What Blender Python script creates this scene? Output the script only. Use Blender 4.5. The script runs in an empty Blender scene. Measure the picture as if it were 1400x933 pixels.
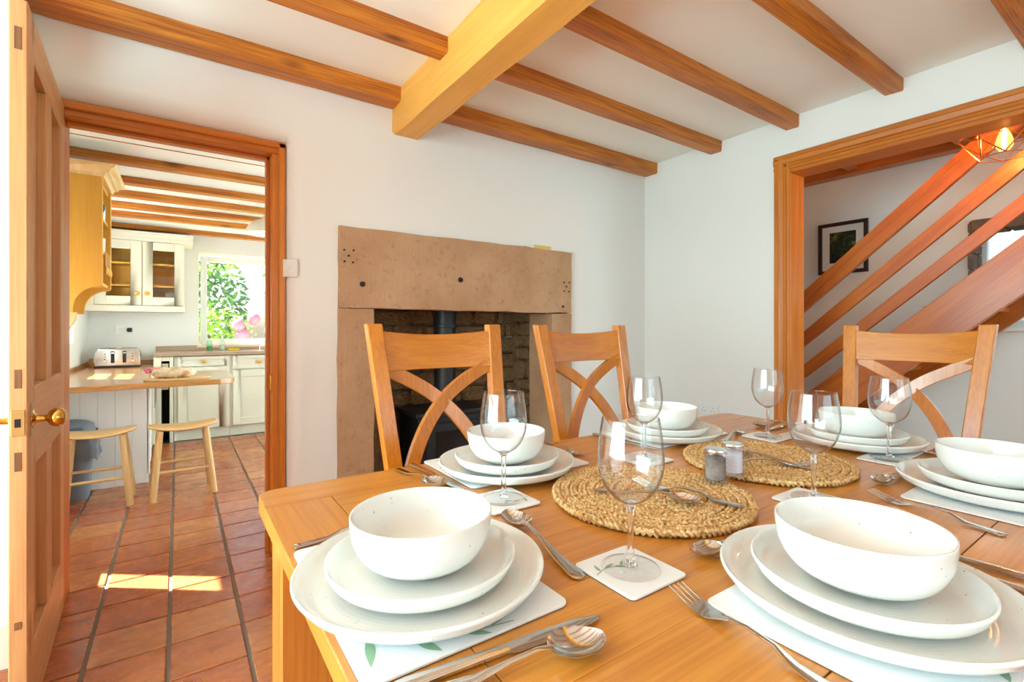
import bpy, bmesh, math, random
from mathutils import Vector, Matrix

random.seed(11)
PI = math.pi
SC = bpy.context.scene
COL = SC.collection

# ------------------------------------------------------------------ camera
cam_d = bpy.data.cameras.new('camera')
cam = bpy.data.objects.new('camera', cam_d)
COL.objects.link(cam)
SC.camera = cam
cam.location = (0, 0, 1.10)
cam.rotation_euler = (PI / 2, 0, -math.atan2(457, 662))
cam_d.sensor_fit = 'HORIZONTAL'
cam_d.sensor_width = 36
cam_d.lens = 36 * 662 / 1400
cam_d.shift_y = -16.5 / 1400
cam_d.clip_start = 0.02

# ------------------------------------------------------------------ world, sun, daylight, exposure
W = bpy.data.worlds.new('sky_world')
SC.world = W
W.use_nodes = True
wn = W.node_tree
bg = wn.nodes['Background']
sky = wn.nodes.new('ShaderNodeTexSky')
sky.sky_type = 'NISHITA'
sky.sun_disc = False
sky.sun_elevation = math.radians(45)
sky.sun_rotation = math.radians(-52)
sky.air_density = 1.0
sky.dust_density = 2.5
wn.links.new(sky.outputs[0], bg.inputs[0])
bg.inputs[1].default_value = 0.34

def lamp(name, kind, loc, power, color=(1, 1, 1), size=None, target=None):
    d = bpy.data.lights.new(name, kind)
    d.energy = power
    d.color = color
    o = bpy.data.objects.new(name, d)
    COL.objects.link(o)
    o.location = loc
    if size and kind == 'AREA':
        d.shape = 'RECTANGLE'
        d.size, d.size_y = size
    if target is not None:
        o.rotation_euler = (Vector(target) - Vector(loc)).to_track_quat('-Z', 'Y').to_euler()
    return o

SUN_DIR = Vector((0.79, -0.61, -1.0))
sun = lamp('sun', 'SUN', (-6, 8, 8), 36.0, (0.98, 0.97, 0.95))
sun.data.angle = math.radians(0.6)
sun.rotation_euler = SUN_DIR.to_track_quat('-Z', 'Y').to_euler()
# daylight entering through unseen windows; the kitchen door and hall ones are added
lamp('daylight_window_left', 'AREA', (-2.28, 0.75, 1.27), 128, (0.575, 0.92, 1.0), (2.65, 1.58), (3, 0.75, 3.1))
lamp('daylight_window_rear', 'AREA', (0.9, -2.42, 1.45), 15, (0.575, 0.92, 1.0), (2.3, 1.12), (0.9, 3, 3.1))
lamp('daylight_kitchen_side', 'AREA', (-0.98, 5.12, 1.36), 10, (0.66, 0.93, 1.0), (0.72, 0.76), (3, 5.12, 1.36))
lamp('added_kitchen_daylight', 'AREA', (2.35, 3.75, 1.15), 44, (0.66, 0.93, 1.0), (1.1, 1.8), (-1, 3.75, 1.15))  # added light, brightens the kitchen from its unseen right side
lamp('added_hall_daylight', 'AREA', (3.9, -1.62, 1.5), 32, (0.62, 0.93, 1.0), (0.9, 1.1), (3.9, 3, 1.5))  # added light for the hall, set in an unseen rear opening

SC.view_settings.view_transform = 'Standard'
SC.view_settings.look = 'None'
SC.view_settings.gamma = 1
SC.view_settings.use_curve_mapping = False
SC.view_settings.exposure = 0.49
try:
    SC.cycles.use_denoising = True
    SC.cycles.max_bounces = 8
    SC.cycles.transparent_max_bounces = 16
    SC.cycles.sample_clamp_indirect = 6
    SC.cycles.blur_glossy = 0.6
except Exception:
    pass

# ------------------------------------------------------------------ helpers: materials
def lin(r, g, b):
    f = lambda u: (u / 255 / 12.92) if u / 255 <= 0.04045 else ((u / 255 + 0.055) / 1.055) ** 2.4
    return (f(r), f(g), f(b), 1)

class NT:
    def __init__(s, name):
        s.m = bpy.data.materials.new(name)
        s.m.use_nodes = True
        s.t = s.m.node_tree
        s.b = s.t.nodes['Principled BSDF']
    def n(s, kind, **kw):
        x = s.t.nodes.new(kind)
        for k, v in kw.items():
            if k.startswith('i_'):
                x.inputs[k[2:].replace('_', ' ')].default_value = v
            else:
                setattr(x, k, v)
        return x
    def l(s, a, b):
        s.t.links.new(a, b)
    def math(s, op, a, b=None):
        x = s.n('ShaderNodeMath', operation=op)
        for i, v in enumerate((a, b)):
            if v is None: continue
            if isinstance(v, (int, float)): x.inputs[i].default_value = v
            else: s.l(v, x.inputs[i])
        return x.outputs[0]
    def mix(s, f, a, b, mode='MIX'):
        x = s.n('ShaderNodeMix', data_type='RGBA', blend_type=mode)
        for i, v in ((0, f), (6, a), (7, b)):
            if isinstance(v, (int, float, tuple)): x.inputs[i].default_value = v
            else: s.l(v, x.inputs[i])
        return x.outputs[2]
    def ramp(s, f, stops):
        x = s.n('ShaderNodeValToRGB')
        e = x.color_ramp.elements
        while len(e) < len(stops): e.new(0.5)
        for i, (p, c) in enumerate(stops):
            e[i].position = p
            e[i].color = c if isinstance(c, tuple) else (c, c, c, 1)
        s.l(f, x.inputs[0])
        return x.outputs[0]
    def coords(s, scale=(1, 1, 1), rand=True, kind='Object'):
        tc = s.n('ShaderNodeTexCoord')
        v = tc.outputs[kind]
        if rand:
            oi = s.n('ShaderNodeObjectInfo')
            cb = s.n('ShaderNodeCombineXYZ')
            for i, q in enumerate((13.1, 7.3, 5.7)):
                s.l(s.math('MULTIPLY', oi.outputs['Random'], q), cb.inputs[i])
            va = s.n('ShaderNodeVectorMath', operation='ADD')
            s.l(v, va.inputs[0]); s.l(cb.outputs[0], va.inputs[1])
            v = va.outputs[0]
        mp = s.n('ShaderNodeMapping')
        mp.inputs['Scale'].default_value = scale
        s.l(v, mp.inputs[0])
        return mp.outputs[0]
    def noise(s, vec, scale=5, detail=3, rough=0.5, dist=0):
        x = s.n('ShaderNodeTexNoise')
        x.inputs['Scale'].default_value = scale
        x.inputs['Detail'].default_value = detail
        x.inputs['Roughness'].default_value = rough
        x.inputs['Distortion'].default_value = dist
        s.l(vec, x.inputs['Vector'])
        return x.outputs[0]
    def bump(s, h, strength=0.2, dist=0.01):
        x = s.n('ShaderNodeBump')
        x.inputs['Strength'].default_value = strength
        x.inputs['Distance'].default_value = dist
        s.l(h, x.inputs['Height'])
        s.l(x.outputs[0], s.b.inputs['Normal'])
    def base(s, c):
        if isinstance(c, tuple): s.b.inputs['Base Color'].default_value = c
        else: s.l(c, s.b.inputs['Base Color'])
    def set(s, **kw):
        for k, v in kw.items():
            s.b.inputs[k.replace('_', ' ')].default_value = v
        return s.m

def plain(name, c, rough=0.5, metal=0.0, coat=0.0, **kw):
    t = NT(name)
    t.base(c)
    v = t.coords((1, 1, 1))
    t.bump(t.noise(v, 60, 2), 0.03, 0.002)
    return t.set(Roughness=rough, Metallic=metal, Coat_Weight=coat, **kw)

def wood(name, light, dark, axis, rough=0.38, band=1.0, knots=0.0, coat=0.0, fine=0.45, spread=0.9):
    t = NT(name)
    sc = [7.0 * band] * 3
    sc[axis] = 0.55 * band
    v = t.coords(tuple(sc))
    n1 = t.noise(v, 1.0, 2, 0.5, 0.35)
    rings = t.math('SINE', t.math('MULTIPLY', n1, 42))
    rings = t.math('ADD', t.math('MULTIPLY', rings, 0.5), 0.5)
    sf = [170.0] * 3
    sf[axis] = 4.0
    n2 = t.noise(t.coords(tuple(sf)), 1.0, 3, 0.6)
    n2 = t.ramp(n2, [(0.35, 1.0), (0.62, 0.0)])
    sb = [2.0] * 3
    sb[axis] = 0.6
    n3 = t.noise(t.coords(tuple(sb)), 1.2, 2)
    f = t.math('ADD', t.math('MULTIPLY', rings, 0.34), t.math('MULTIPLY', n2, fine))
    f = t.math('ADD', f, t.math('MULTIPLY', t.math('SUBTRACT', n3, 0.5), spread))
    col = t.mix(t.ramp(f, [(0.0, 0.0), (1.0, 1.0)]), light, dark)
    if knots:
        sk = [6.0] * 3
        sk[axis] = 2.2
        vo = t.n('ShaderNodeTexVoronoi')
        vo.inputs['Scale'].default_value = 1.0
        t.l(t.coords(tuple(sk)), vo.inputs['Vector'])
        k = t.ramp(vo.outputs['Distance'], [(0.04, 1.0), (0.17, 0.0)])
        dk = (dark[0] * 0.4, dark[1] * 0.33, dark[2] * 0.3, 1)
        col = t.mix(t.math('MULTIPLY', k, knots), col, dk)
    t.base(col)
    t.bump(t.math('ADD', n2, rings), 0.06, 0.002)
    return t.set(Roughness=rough, Coat_Weight=coat, Coat_Roughness=0.2)

def woods(name, light, dark, **kw):
    return [wood(name + s, light, dark, i, **kw) for i, s in enumerate(('_along_x', '_along_y', '_along_z'))]

OAK = woods('table_oak', lin(216, 146, 58), lin(184, 108, 34), rough=0.3, coat=0.25, spread=0.45)
CHAIR = woods('chair_oak', lin(212, 130, 28), lin(186, 100, 10), rough=0.3, fine=0.6, spread=0.5, coat=0.8)
PINE = woods('beam_pine', lin(216, 134, 42), lin(152, 76, 10), rough=0.45, knots=0.9, band=0.8, fine=0.65)
TRIM = woods('varnished_pine', lin(214, 128, 34), lin(176, 88, 12), rough=0.42, coat=0.08, band=0.7)
DOORW = woods('door_pine', lin(222, 168, 112), lin(194, 136, 84), rough=0.5, knots=0.6, band=0.8)
YPINE = woods('kitchen_pine', lin(242, 184, 74), lin(216, 146, 44), rough=0.45, band=0.5, fine=0.2)
STOOLW = woods('stool_beech', lin(238, 200, 140), lin(216, 166, 100), rough=0.4, fine=0.25)
STAIR = woods('stair_pine', lin(200, 110, 26), lin(160, 70, 8), rough=0.35, band=0.7, coat=0.3)
BENCH = woods('worktop_oak', lin(206, 146, 78), lin(160, 100, 44), rough=0.25, coat=0.4)
BIGBEAM = woods('main_beam_oak', lin(242, 180, 84), lin(216, 150, 60), rough=0.55, band=0.7, fine=0.3)

def plaster(name, c, strength=0.12):
    t = NT(name)
    v = t.coords((1, 1, 1), rand=False)
    n = t.noise(v, 2.2, 4, 0.55)
    t.base(t.mix(t.math('MULTIPLY', n, 0.35), c, (c[0] * 0.95, c[1] * 0.95, c[2] * 0.94, 1)))
    t.bump(t.math('ADD', n, t.math('MULTIPLY', t.noise(v, 45, 3), 0.12)), strength, 0.03)
    return t.set(Roughness=0.85)
WALLM = plaster('wall_plaster', lin(240, 238, 233))
CEILM = plaster('ceiling_plaster', lin(246, 244, 234), 0.08)
WHITE = plain('white_gloss', lin(238, 238, 234), 0.35)

def tile_mat():
    t = NT('terracotta')
    oi = t.n('ShaderNodeObjectInfo')
    c = t.ramp(oi.outputs['Random'], [(0.0, lin(182, 96, 54)), (0.3, lin(206, 124, 66)), (0.55, lin(190, 106, 58)),
                                      (0.8, lin(220, 148, 84)), (1.0, lin(180, 92, 60))])
    v = t.coords((1.0, 3.0, 1.0))
    n = t.noise(v, 5, 4, 0.6, 0.5)
    c = t.mix(t.ramp(n, [(0.4, 0.0), (0.75, 0.75)]), c, lin(150, 78, 52))
    n2 = t.noise(t.coords((2.5, 9, 3)), 3, 5, 0.7, 1.5)
    c = t.mix(t.ramp(n2, [(0.56, 0.0), (0.72, 0.65)]), c, lin(122, 92, 74))
    t.base(c)
    n3 = t.noise(t.coords((8, 30, 8)), 2, 4, 0.6)
    t.bump(t.math('ADD', n, n3), 0.12, 0.006)
    t.l(t.ramp(n2, [(0.3, 0.17), (0.7, 0.36)]), t.b.inputs['Roughness'])
    return t.m
TILE = tile_mat()
GROUT = plain('grout', lin(142, 130, 118), 0.9)

def stone_mat(name, a, b, dark, vertical=True, sc=1.0):
    t = NT(name)
    v = t.coords((sc, sc, sc))
    n = t.noise(v, 3, 5, 0.6)
    n2 = t.noise(v, 28, 4, 0.7)
    c = t.mix(t.ramp(n, [(0.35, 0.0), (0.68, 1.0)]), a, b)
    c = t.mix(t.ramp(n2, [(0.56, 0.0), (0.75, 0.6)]), c, dark)
    t.base(c)
    h = t.math('ADD', n2, t.noise(t.coords((60, 60, 5) if vertical else (20, 20, 20)), 1.2, 2))
    t.bump(h, 0.35, 0.006)
    return t.set(Roughness=0.9)
SAND = stone_mat('sandstone', lin(198, 158, 122), lin(176, 134, 98), lin(130, 98, 70))
RUBBLE = stone_mat('sooty_rubble', lin(150, 116, 76), lin(98, 74, 48), lin(44, 36, 26), False, 3)
MORTAR = stone_mat('fire_mortar', lin(136, 122, 100), lin(84, 72, 56), lin(50, 44, 36), False, 4)
HALLSTONE = stone_mat('hall_stone', lin(150, 122, 100), lin(112, 92, 78), lin(80, 66, 56), False, 3)
HOLE = plain('drill_hole_dark', lin(52, 38, 30), 0.9)
IRON = plain('stove_iron', lin(30, 30, 32), 0.45)
IRONG = plain('stove_glass', lin(16, 15, 15), 0.12)

def ceramic(name, c):
    t = NT(name)
    v = t.coords((1, 1, 1))
    sp = t.noise(v, 190, 1, 0.5)
    c2 = t.mix(t.ramp(sp, [(0.76, 0.0), (0.8, 0.7)]), c, lin(120, 96, 72))
    t.base(c2)
    wv = t.n('ShaderNodeTexWave', wave_type='RINGS', rings_direction='Z')
    wv.inputs['Scale'].default_value = 55
    wv.inputs['Distortion'].default_value = 0.6
    tc = t.n('ShaderNodeTexCoord')
    t.l(tc.outputs['Object'], wv.inputs['Vector'])
    t.bump(wv.outputs[1], 0.04, 0.002)
    return t.set(Roughness=0.16, Coat_Weight=0.4, Coat_Roughness=0.05)
CERAM = ceramic('speckled_glaze', lin(240, 238, 232))
MATW = plain('placemat_white', lin(240, 240, 240), 0.3)
CORK = plain('placemat_backing', lin(110, 82, 60), 0.8)
LEAFP = plain('leaf_print_green', lin(140, 176, 142), 0.35)
STEMP = plain('stem_print_green', lin(168, 178, 146), 0.35)
STEEL = plain('stainless_steel', lin(214, 212, 208), 0.13, 1.0)
CHROME = plain('chrome', lin(225, 225, 225), 0.07, 1.0)
BRASS = plain('brass', lin(214, 172, 88), 0.2, 1.0)
BRASSOLD = plain('aged_brass', lin(196, 170, 110), 0.4, 1.0)
COPPER = plain('copper_wire', lin(196, 130, 84), 0.3, 1.0)
BLACKP = plain('black_plastic', lin(28, 28, 30), 0.4)
CREAM = plain('cabinet_cream', lin(232, 226, 206), 0.45)
PANELW = plain('panel_white', lin(250, 248, 242), 0.5)
GREYP = plain('bin_grey', lin(128, 138, 150), 0.45)
GREYD = plain('bin_lid_grey', lin(86, 100, 120), 0.45)
BAG = plain('bin_bag_grey', lin(120, 124, 130), 0.35)
DARK = plain('dark_recess', lin(34, 24, 20), 0.8)
TOWEL = plain('towel_cream', lin(222, 206, 176), 0.95)
PIPW = plain('wire_white', lin(236, 236, 232), 0.4)
BASEB = plain('baseboard_cream', lin(222, 216, 200), 0.5)

def granite():
    t = NT('granite')
    v = t.coords((1, 1, 1))
    n = t.noise(v, 160, 3, 0.7)
    t.base(t.ramp(n, [(0.3, lin(96, 74, 62)), (0.45, lin(170, 138, 112)), (0.55, lin(196, 168, 142)), (0.7, lin(120, 88, 70))]))
    return t.set(Roughness=0.2)
GRANITE = granite()

def glass(name, rough=0.0, tint=(1, 1, 1, 1), ior=1.5):
    t = NT(name)
    t.base(tint)
    return t.set(Roughness=rough, Transmission_Weight=1.0, IOR=ior)
GLASS = glass('clear_glass')

def thin_glass(name, refl=1.0, tint=(1, 1, 1, 1), ior=1.5, edge=0.0, glow_s=0.0):
    t = NT(name)
    tr = t.n('ShaderNodeBsdfTransparent')
    tr.inputs[0].default_value = tint
    if edge:
        lw0 = t.n('ShaderNodeLayerWeight')
        lw0.inputs['Blend'].default_value = 0.35
        e = t.ramp(lw0.outputs['Facing'], [(0.45, tint), (1.0, (edge, edge, edge, 1))])
        t.l(e, tr.inputs[0])
    gl = t.n('ShaderNodeBsdfGlossy')
    gl.inputs['Roughness'].default_value = 0.02
    lw = t.n('ShaderNodeLayerWeight')
    lw.inputs['Blend'].default_value = 0.5
    f0 = ((ior - 1) / (ior + 1)) ** 2
    fr = t.math('ADD', t.math('MULTIPLY', t.math('POWER', lw.outputs['Facing'], 5.0), 1 - f0), f0)
    mx = t.n('ShaderNodeMixShader')
    t.l(t.math('MULTIPLY', fr, refl), mx.inputs[0])
    t.l(tr.outputs[0], mx.inputs[1])
    t.l(gl.outputs[0], mx.inputs[2])
    out = mx.outputs[0]
    if glow_s:
        em = t.n('ShaderNodeEmission')
        em.inputs[0].default_value = (1.0, 0.62, 0.18, 1)
        em.inputs[1].default_value = glow_s
        ad = t.n('ShaderNodeAddShader')
        t.l(out, ad.inputs[0]); t.l(em.outputs[0], ad.inputs[1])
        out = ad.outputs[0]
    t.l(out, t.t.nodes['Material Output'].inputs[0])
    return t.m
PANE = thin_glass('window_glass', 0.8)
WINEG = thin_glass('wine_glass_bowl', 1.5, (0.99, 0.99, 0.99, 1), 1.52, 0.68)
FOOTG = thin_glass('wine_glass_foot', 0.8, (0.99, 0.99, 0.99, 1), 1.5, 0.93)

def seagrass():
    t = NT('seagrass')
    oi = t.n('ShaderNodeTexCoord')
    v = t.coords((1, 1, 1), rand=True)
    n = t.noise(v, 130, 2, 0.5)
    n2 = t.noise(v, 14, 2)
    c = t.ramp(n, [(0.3, lin(160, 106, 54)), (0.46, lin(216, 170, 104)), (0.6, lin(238, 206, 154)), (0.75, lin(190, 132, 70))])
    c = t.mix(t.ramp(n2, [(0.45, 0.0), (0.7, 0.25)]), c, lin(176, 118, 62))
    t.base(c)
    t.bump(n, 0.3, 0.003)
    return t.set(Roughness=0.75)
GRASSM = seagrass()

def bread_mat():
    t = NT('bread_crust')
    n = t.noise(t.coords((14, 5, 14)), 1.5, 4, 0.6)
    t.base(t.ramp(n, [(0.35, lin(196, 138, 78)), (0.5, lin(232, 206, 170)), (0.65, lin(242, 228, 206))]))
    t.bump(n, 0.4, 0.006)
    return t.set(Roughness=0.85)
BREAD = bread_mat()

def photo_print():
    t = NT('woodland_print')
    v = t.coords((1, 1, 1), rand=False)
    n = t.noise(v, 16, 5, 0.7, 0.6)
    n2 = t.noise(v, 5, 3)
    c = t.ramp(n, [(0.38, lin(14, 18, 10)), (0.52, lin(50, 58, 22)), (0.66, lin(150, 150, 70)), (0.8, lin(206, 206, 150))])
    t.base(t.mix(t.ramp(n2, [(0.4, 0.0), (0.6, 0.8)]), c, lin(14, 20, 12)))
    return t.set(Roughness=0.3)
PRINT = photo_print()

def glow(name, c, s):
    t = NT(name)
    t.base(c)
    return t.set(Emission_Color=c, Emission_Strength=s)

def foliage(name, a, b):
    t = NT(name)
    oi = t.n('ShaderNodeTexCoord')
    n = t.noise(t.coords((1, 1, 1)), 7, 2)
    t.base(t.mix(t.ramp(n, [(0.35, 0.0), (0.65, 1.0)]), a, b))
    return t.set(Roughness=0.6, Subsurface_Weight=0.0)
LEAF1 = foliage('leaf_bright', lin(96, 140, 24), lin(132, 166, 44))
LEAF2 = foliage('leaf_cool', lin(66, 112, 66), lin(112, 146, 92))
ROSE = plain('rose_pink', lin(214, 92, 122), 0.6)
LAWN = foliage('lawn', lin(170, 200, 120), lin(200, 216, 150))

# ------------------------------------------------------------------ helpers: meshes
def cr(pts, n=8):
    """Catmull-Rom through points"""
    out = []
    P = [Vector(p) for p in pts]
    for i in range(len(P) - 1):
        p0 = P[max(i - 1, 0)]; p1 = P[i]; p2 = P[i + 1]; p3 = P[min(i + 2, len(P) - 1)]
        for k in range(n):
            t = k / n
            out.append(0.5 * ((2 * p1) + (p2 - p0) * t + (2 * p0 - 5 * p1 + 4 * p2 - p3) * t * t + (3 * p1 - p0 - 3 * p2 + p3) * t ** 3))
    out.append(P[-1])
    return out

class MB:
    def __init__(s):
        s.v = []; s.f = []
    def add(s, v, f, m=None):
        o = len(s.v)
        s.v += [tuple(m @ Vector(p)) if m else tuple(p) for p in v]
        s.f += [tuple(i + o for i in q) for q in f]
        return s
    def box(s, x0, x1, y0, y1, z0, z1, m=None):
        v = [(x, y, z) for x in (x0, x1) for y in (y0, y1) for z in (z0, z1)]
        f = [(0, 1, 3, 2), (4, 6, 7, 5), (0, 4, 5, 1), (2, 3, 7, 6), (0, 2, 6, 4), (1, 5, 7, 3)]
        return s.add(v, f, m)
    def lathe(s, prof, seg=32, m=None, closed=False):
        v = []; f = []
        rows = []
        for r, z in prof:
            if abs(r) < 1e-6:
                rows.append([len(v)]); v.append((0, 0, z))
            else:
                rows.append(list(range(len(v), len(v) + seg)))
                v += [(r * math.cos(2 * PI * i / seg), r * math.sin(2 * PI * i / seg), z) for i in range(seg)]
        prs = list(zip(rows[:-1], rows[1:]))
        if closed: prs.append((rows[-1], rows[0]))
        for a, b in prs:
            for i in range(seg):
                j = (i + 1) % seg
                if len(a) == 1 and len(b) == 1: continue
                if len(a) == 1: f.append((a[0], b[j], b[i]))
                elif len(b) == 1: f.append((a[i], a[j], b[0]))
                else: f.append((a[i], a[j], b[j], b[i]))
        return s.add(v, f, m)
    def tube(s, pts, r, seg=8, m=None, closed=False, cap=True):
        P = [Vector(p) for p in pts]
        n = len(P)
        rad = r if isinstance(r, (list, tuple)) else [r] * n
        v = []; f = []
        up = None
        for i in range(n):
            if closed: d = P[(i + 1) % n] - P[i - 1]
            else: d = P[min(i + 1, n - 1)] - P[max(i - 1, 0)]
            d.normalize()
            if up is None:
                up = d.orthogonal().normalized()
            else:
                up = (up - d * up.dot(d))
                up = up.normalized() if up.length > 1e-6 else d.orthogonal().normalized()
            w = d.cross(up)
            for k in range(seg):
                a = 2 * PI * k / seg
                v.append(P[i] + (up * math.cos(a) + w * math.sin(a)) * rad[i])
        for i in range(n if closed else n - 1):
            for k in range(seg):
                a = i * seg + k; b = i * seg + (k + 1) % seg
                j = (i + 1) % n
                f.append((a, b, j * seg + (k + 1) % seg, j * seg + k))
        if cap and not closed:
            f.append(tuple(range(seg - 1, -1, -1)))
            f.append(tuple(range((n - 1) * seg, n * seg)))
        return s.add(v, f, m)
    def loft(s, rings, m=None, cap=True):
        k = len(rings[0]); v = []; f = []
        for r in rings: v += [tuple(p) for p in r]
        for i in range(len(rings) - 1):
            for j in range(k):
                a = i * k + j; b = i * k + (j + 1) % k
                f.append((a, b, b + k, a + k))
        if cap:
            f.append(tuple(range(k - 1, -1, -1)))
            f.append(tuple(range((len(rings) - 1) * k, len(rings) * k)))
        return s.add(v, f, m)
    def prism(s, poly, axis, h0, h1, m=None):
        """poly: 2D outline in the two other axes (cyclic order x,y,z)"""
        def P(a, b, h):
            return {0: (h, a, b), 1: (a, h, b), 2: (a, b, h)}[axis]
        return s.loft([[P(a, b, h0) for a, b in poly], [P(a, b, h1) for a, b in poly]], m)
    def ball(s, c, r, seg=12, rings=8, m=None):
        rx, ry, rz = r if isinstance(r, (tuple, list)) else (r, r, r)
        v = []; f = []
        b = MB().lathe([(math.sin(PI * i / rings), -math.cos(PI * i / rings)) if 0 < i < rings else (0, -1 if i == 0 else 1) for i in range(rings + 1)], seg)
        return s.add([(c[0] + p[0] * rx, c[1] + p[1] * ry, c[2] + p[2] * rz) for p in b.v], b.f, m)
    def mesh(s, name, bevel=0.0, smooth=False, bseg=2, angle=35):
        me = bpy.data.meshes.new(name)
        me.from_pydata(s.v, [], s.f)
        bm = bmesh.new(); bm.from_mesh(me)
        bmesh.ops.remove_doubles(bm, verts=bm.verts, dist=1e-6)
        bmesh.ops.recalc_face_normals(bm, faces=bm.faces)
        if bevel:
            es = [e for e in bm.edges if len(e.link_faces) == 2 and e.calc_face_angle(0) > math.radians(30)]
            bmesh.ops.bevel(bm, geom=es, offset=bevel, offset_type='OFFSET', segments=bseg, profile=0.5, affect='EDGES', clamp_overlap=True)
        bm.to_mesh(me); bm.free()
        if smooth or bevel:
            me.polygons.foreach_set('use_smooth', [True] * len(me.polygons))
            try: me.set_sharp_from_angle(angle=math.radians(min(angle, 14) if bevel else angle))
            except Exception: pass
        return me
    def build(s, name, mat, parent=None, loc=(0, 0, 0), rot=(0, 0, 0), bevel=0.0, smooth=False, bseg=2, angle=35):
        me = s.mesh(name, bevel, smooth, bseg, angle)
        me.materials.append(mat)
        return put(name, me, parent, loc, rot)

def put(name, me, parent=None, loc=(0, 0, 0), rot=(0, 0, 0)):
    o = bpy.data.objects.new(name, me)
    COL.objects.link(o)
    o.location = loc; o.rotation_euler = rot
    if parent: o.parent = parent
    return o

def tag(o, label=None, cat=None, group=None, kind=None):
    if label: o['label'] = label
    if cat: o['category'] = cat
    if group: o['group'] = group
    if kind: o['kind'] = kind
    return o

def thing(name, label, cat, loc=(0, 0, 0), rz=0, group=None):
    o = bpy.data.objects.new(name, None)
    o.empty_display_size = 0.05
    COL.objects.link(o)
    o.location = loc; o.rotation_euler = (0, 0, rz)
    return tag(o, label, cat, group)

def copy_tree(o, parent=None):
    c = o.copy(); COL.objects.link(c)
    if parent: c.parent = parent
    for ch in list(o.children): copy_tree(ch, c)
    return c

def bar(name, mat3, parent, x0, x1, y0, y1, z0, z1, bevel=0.003):
    """one timber piece, its mesh centred on its own origin so that grain follows its longest side"""
    c = ((x0 + x1) / 2, (y0 + y1) / 2, (z0 + z1) / 2)
    d = ((x1 - x0) / 2, (y1 - y0) / 2, (z1 - z0) / 2)
    m = mat3[max(range(3), key=lambda i: d[i])] if isinstance(mat3, list) else mat3
    return MB().box(-d[0], d[0], -d[1], d[1], -d[2], d[2]).build(name, m, parent, c, bevel=bevel, bseg=1)

def struct(name, mb, mat, label=None, **kw):
    o = mb.build(name, mat, **kw)
    o['kind'] = 'structure'
    if label: o['label'] = label
    return o

# ================================================================== THE SETTING
# ---- floor: mortar bed with individual quarry tiles
floor = struct('floor', MB().box(-2.4, 5.0, -2.6, 6.7, -0.10, -0.007), GROUT, 'terracotta quarry tiled floor with grey joints')
TX, TY, TX0, TY0 = 0.2265, 0.2145, -0.026, 1.85
tile_meshes = []
for k in range(4):
    t = MB().box(-0.1068, 0.1068, -0.1040, 0.1040, -0.02, 0.0)
    dz = [random.uniform(-0.0012, 0.0008) for _ in range(4)]
    for i, p in enumerate(t.v):
        if p[2] == 0.0:
            t.v[i] = (p[0] + random.uniform(-.0015, .0015), p[1] + random.uniform(-.0012, .0012), dz[i % 4])
    me = t.mesh('tile', bevel=0.0025, bseg=1)
    me.materials.append(TILE)
    tile_meshes.append(me)
near, rest = [], MB()
for i in range(-10, 22):
    for j in range(-20, 22):
        x = TX0 + TX * (i + 0.5); y = TY0 + TY * (j + 0.5)
        if y > 5.80 or y < -2.2 or x > 4.6: continue
        if 2.3 < y < 2.66 and x < -0.55: continue
        if x < (-0.75 if y > 2.3 else -2.1): continue
        f = x * 0.568 + y * 0.823
        px = 700 + 662 * (x * 0.823 - y * 0.568) / f if f > 0.2 else -999
        vis = f > 0.9 and -40 < px < 560 and 450 + 662 * 1.1 / f < 990 and x < (0.75 if y < 2.6 else 1.1)
        if vis: near.append((f, x, y))
        else: rest.box(x - .1068, x + .1068, y - .104, y + .104, -0.02, random.uniform(-.001, .0005))
near.sort()
for f, x, y in near[:300]:
    o = put('tile', random.choice(tile_meshes), floor, (x, y, 0))
for f, x, y in near[300:]:
    rest.box(x - .1068, x + .1068, y - .104, y + .104, -0.02, 0)
o = rest.build('tile_field', TILE, floor)
o['kind'] = 'stuff'

# ---- back wall with the plastered door recess
wb = MB()
path = [((0.43, z), (1, 0)) for z in (0, 0.5, 1.0, 1.5, 2.0)]
path += [((0.43, 2.0), (math.cos(a), math.sin(a))) for a in [PI / 2 * k / 8 for k in range(1, 9)]]
path += [((x, 2.0), (0, 1)) for x in (0.2, 0.0, -0.2, -0.455)]
prof = [(0.085 * (1 - math.cos(a)), 2.60 - 0.08 * math.sin(a)) for a in [PI / 2 * k / 8 for k in range(9)]]
vs, fs = [], []
NP = len(prof) + 1
for (p, n) in path:
    for o_, y in prof:
        vs.append((p[0] + n[0] * o_, y, p[1] + n[1] * o_))
    ox, oz = p[0] + n[0] * .085, p[1] + n[1] * .085
    if n == (1, 0): q = (0.72, oz)
    elif n == (0, 1): q = (ox, 2.37)
    else:
        a = math.atan2(n[1], n[0])
        q = (0.72, 2.0 + 0.37 * math.tan(a)) if a <= PI / 4 + .001 else (0.43 + 0.29 / math.tan(a), 2.37)
    vs.append((q[0], 2.52, q[1]))
for i in range(len(path) - 1):
    for k in range(NP - 1):
        a = i * NP + k
        fs.append((a, a + 1, a + 1 + NP, a + NP))
wb.add(vs, fs)
wall_back = struct('wall_back', wb, WALLM, 'white plastered fireplace wall with rounded door recess', smooth=True, angle=60)
sw = MB()
sw.box(0.43, 0.84, 2.605, 3.15, 0, 2.40)
sw.box(-1.08, 0.43, 2.605, 2.72, 2.0, 2.40)
sw.box(-1.08, -0.43, 2.605, 2.72, 0, 2.0)
sw.box(0.72, 2.23, 2.52, 2.60, 1.60, 2.40)
sw.box(0.845, 2.19, 2.601, 3.15, 1.30, 2.39)
sw.box(2.2, 3.15, 2.5205, 3.15, 0, 2.41)
sw.box(0.85, 2.18, 3.09, 3.16, 0, 1.28)
sw.build('masonry_core', WALLM, wall_back)

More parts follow.
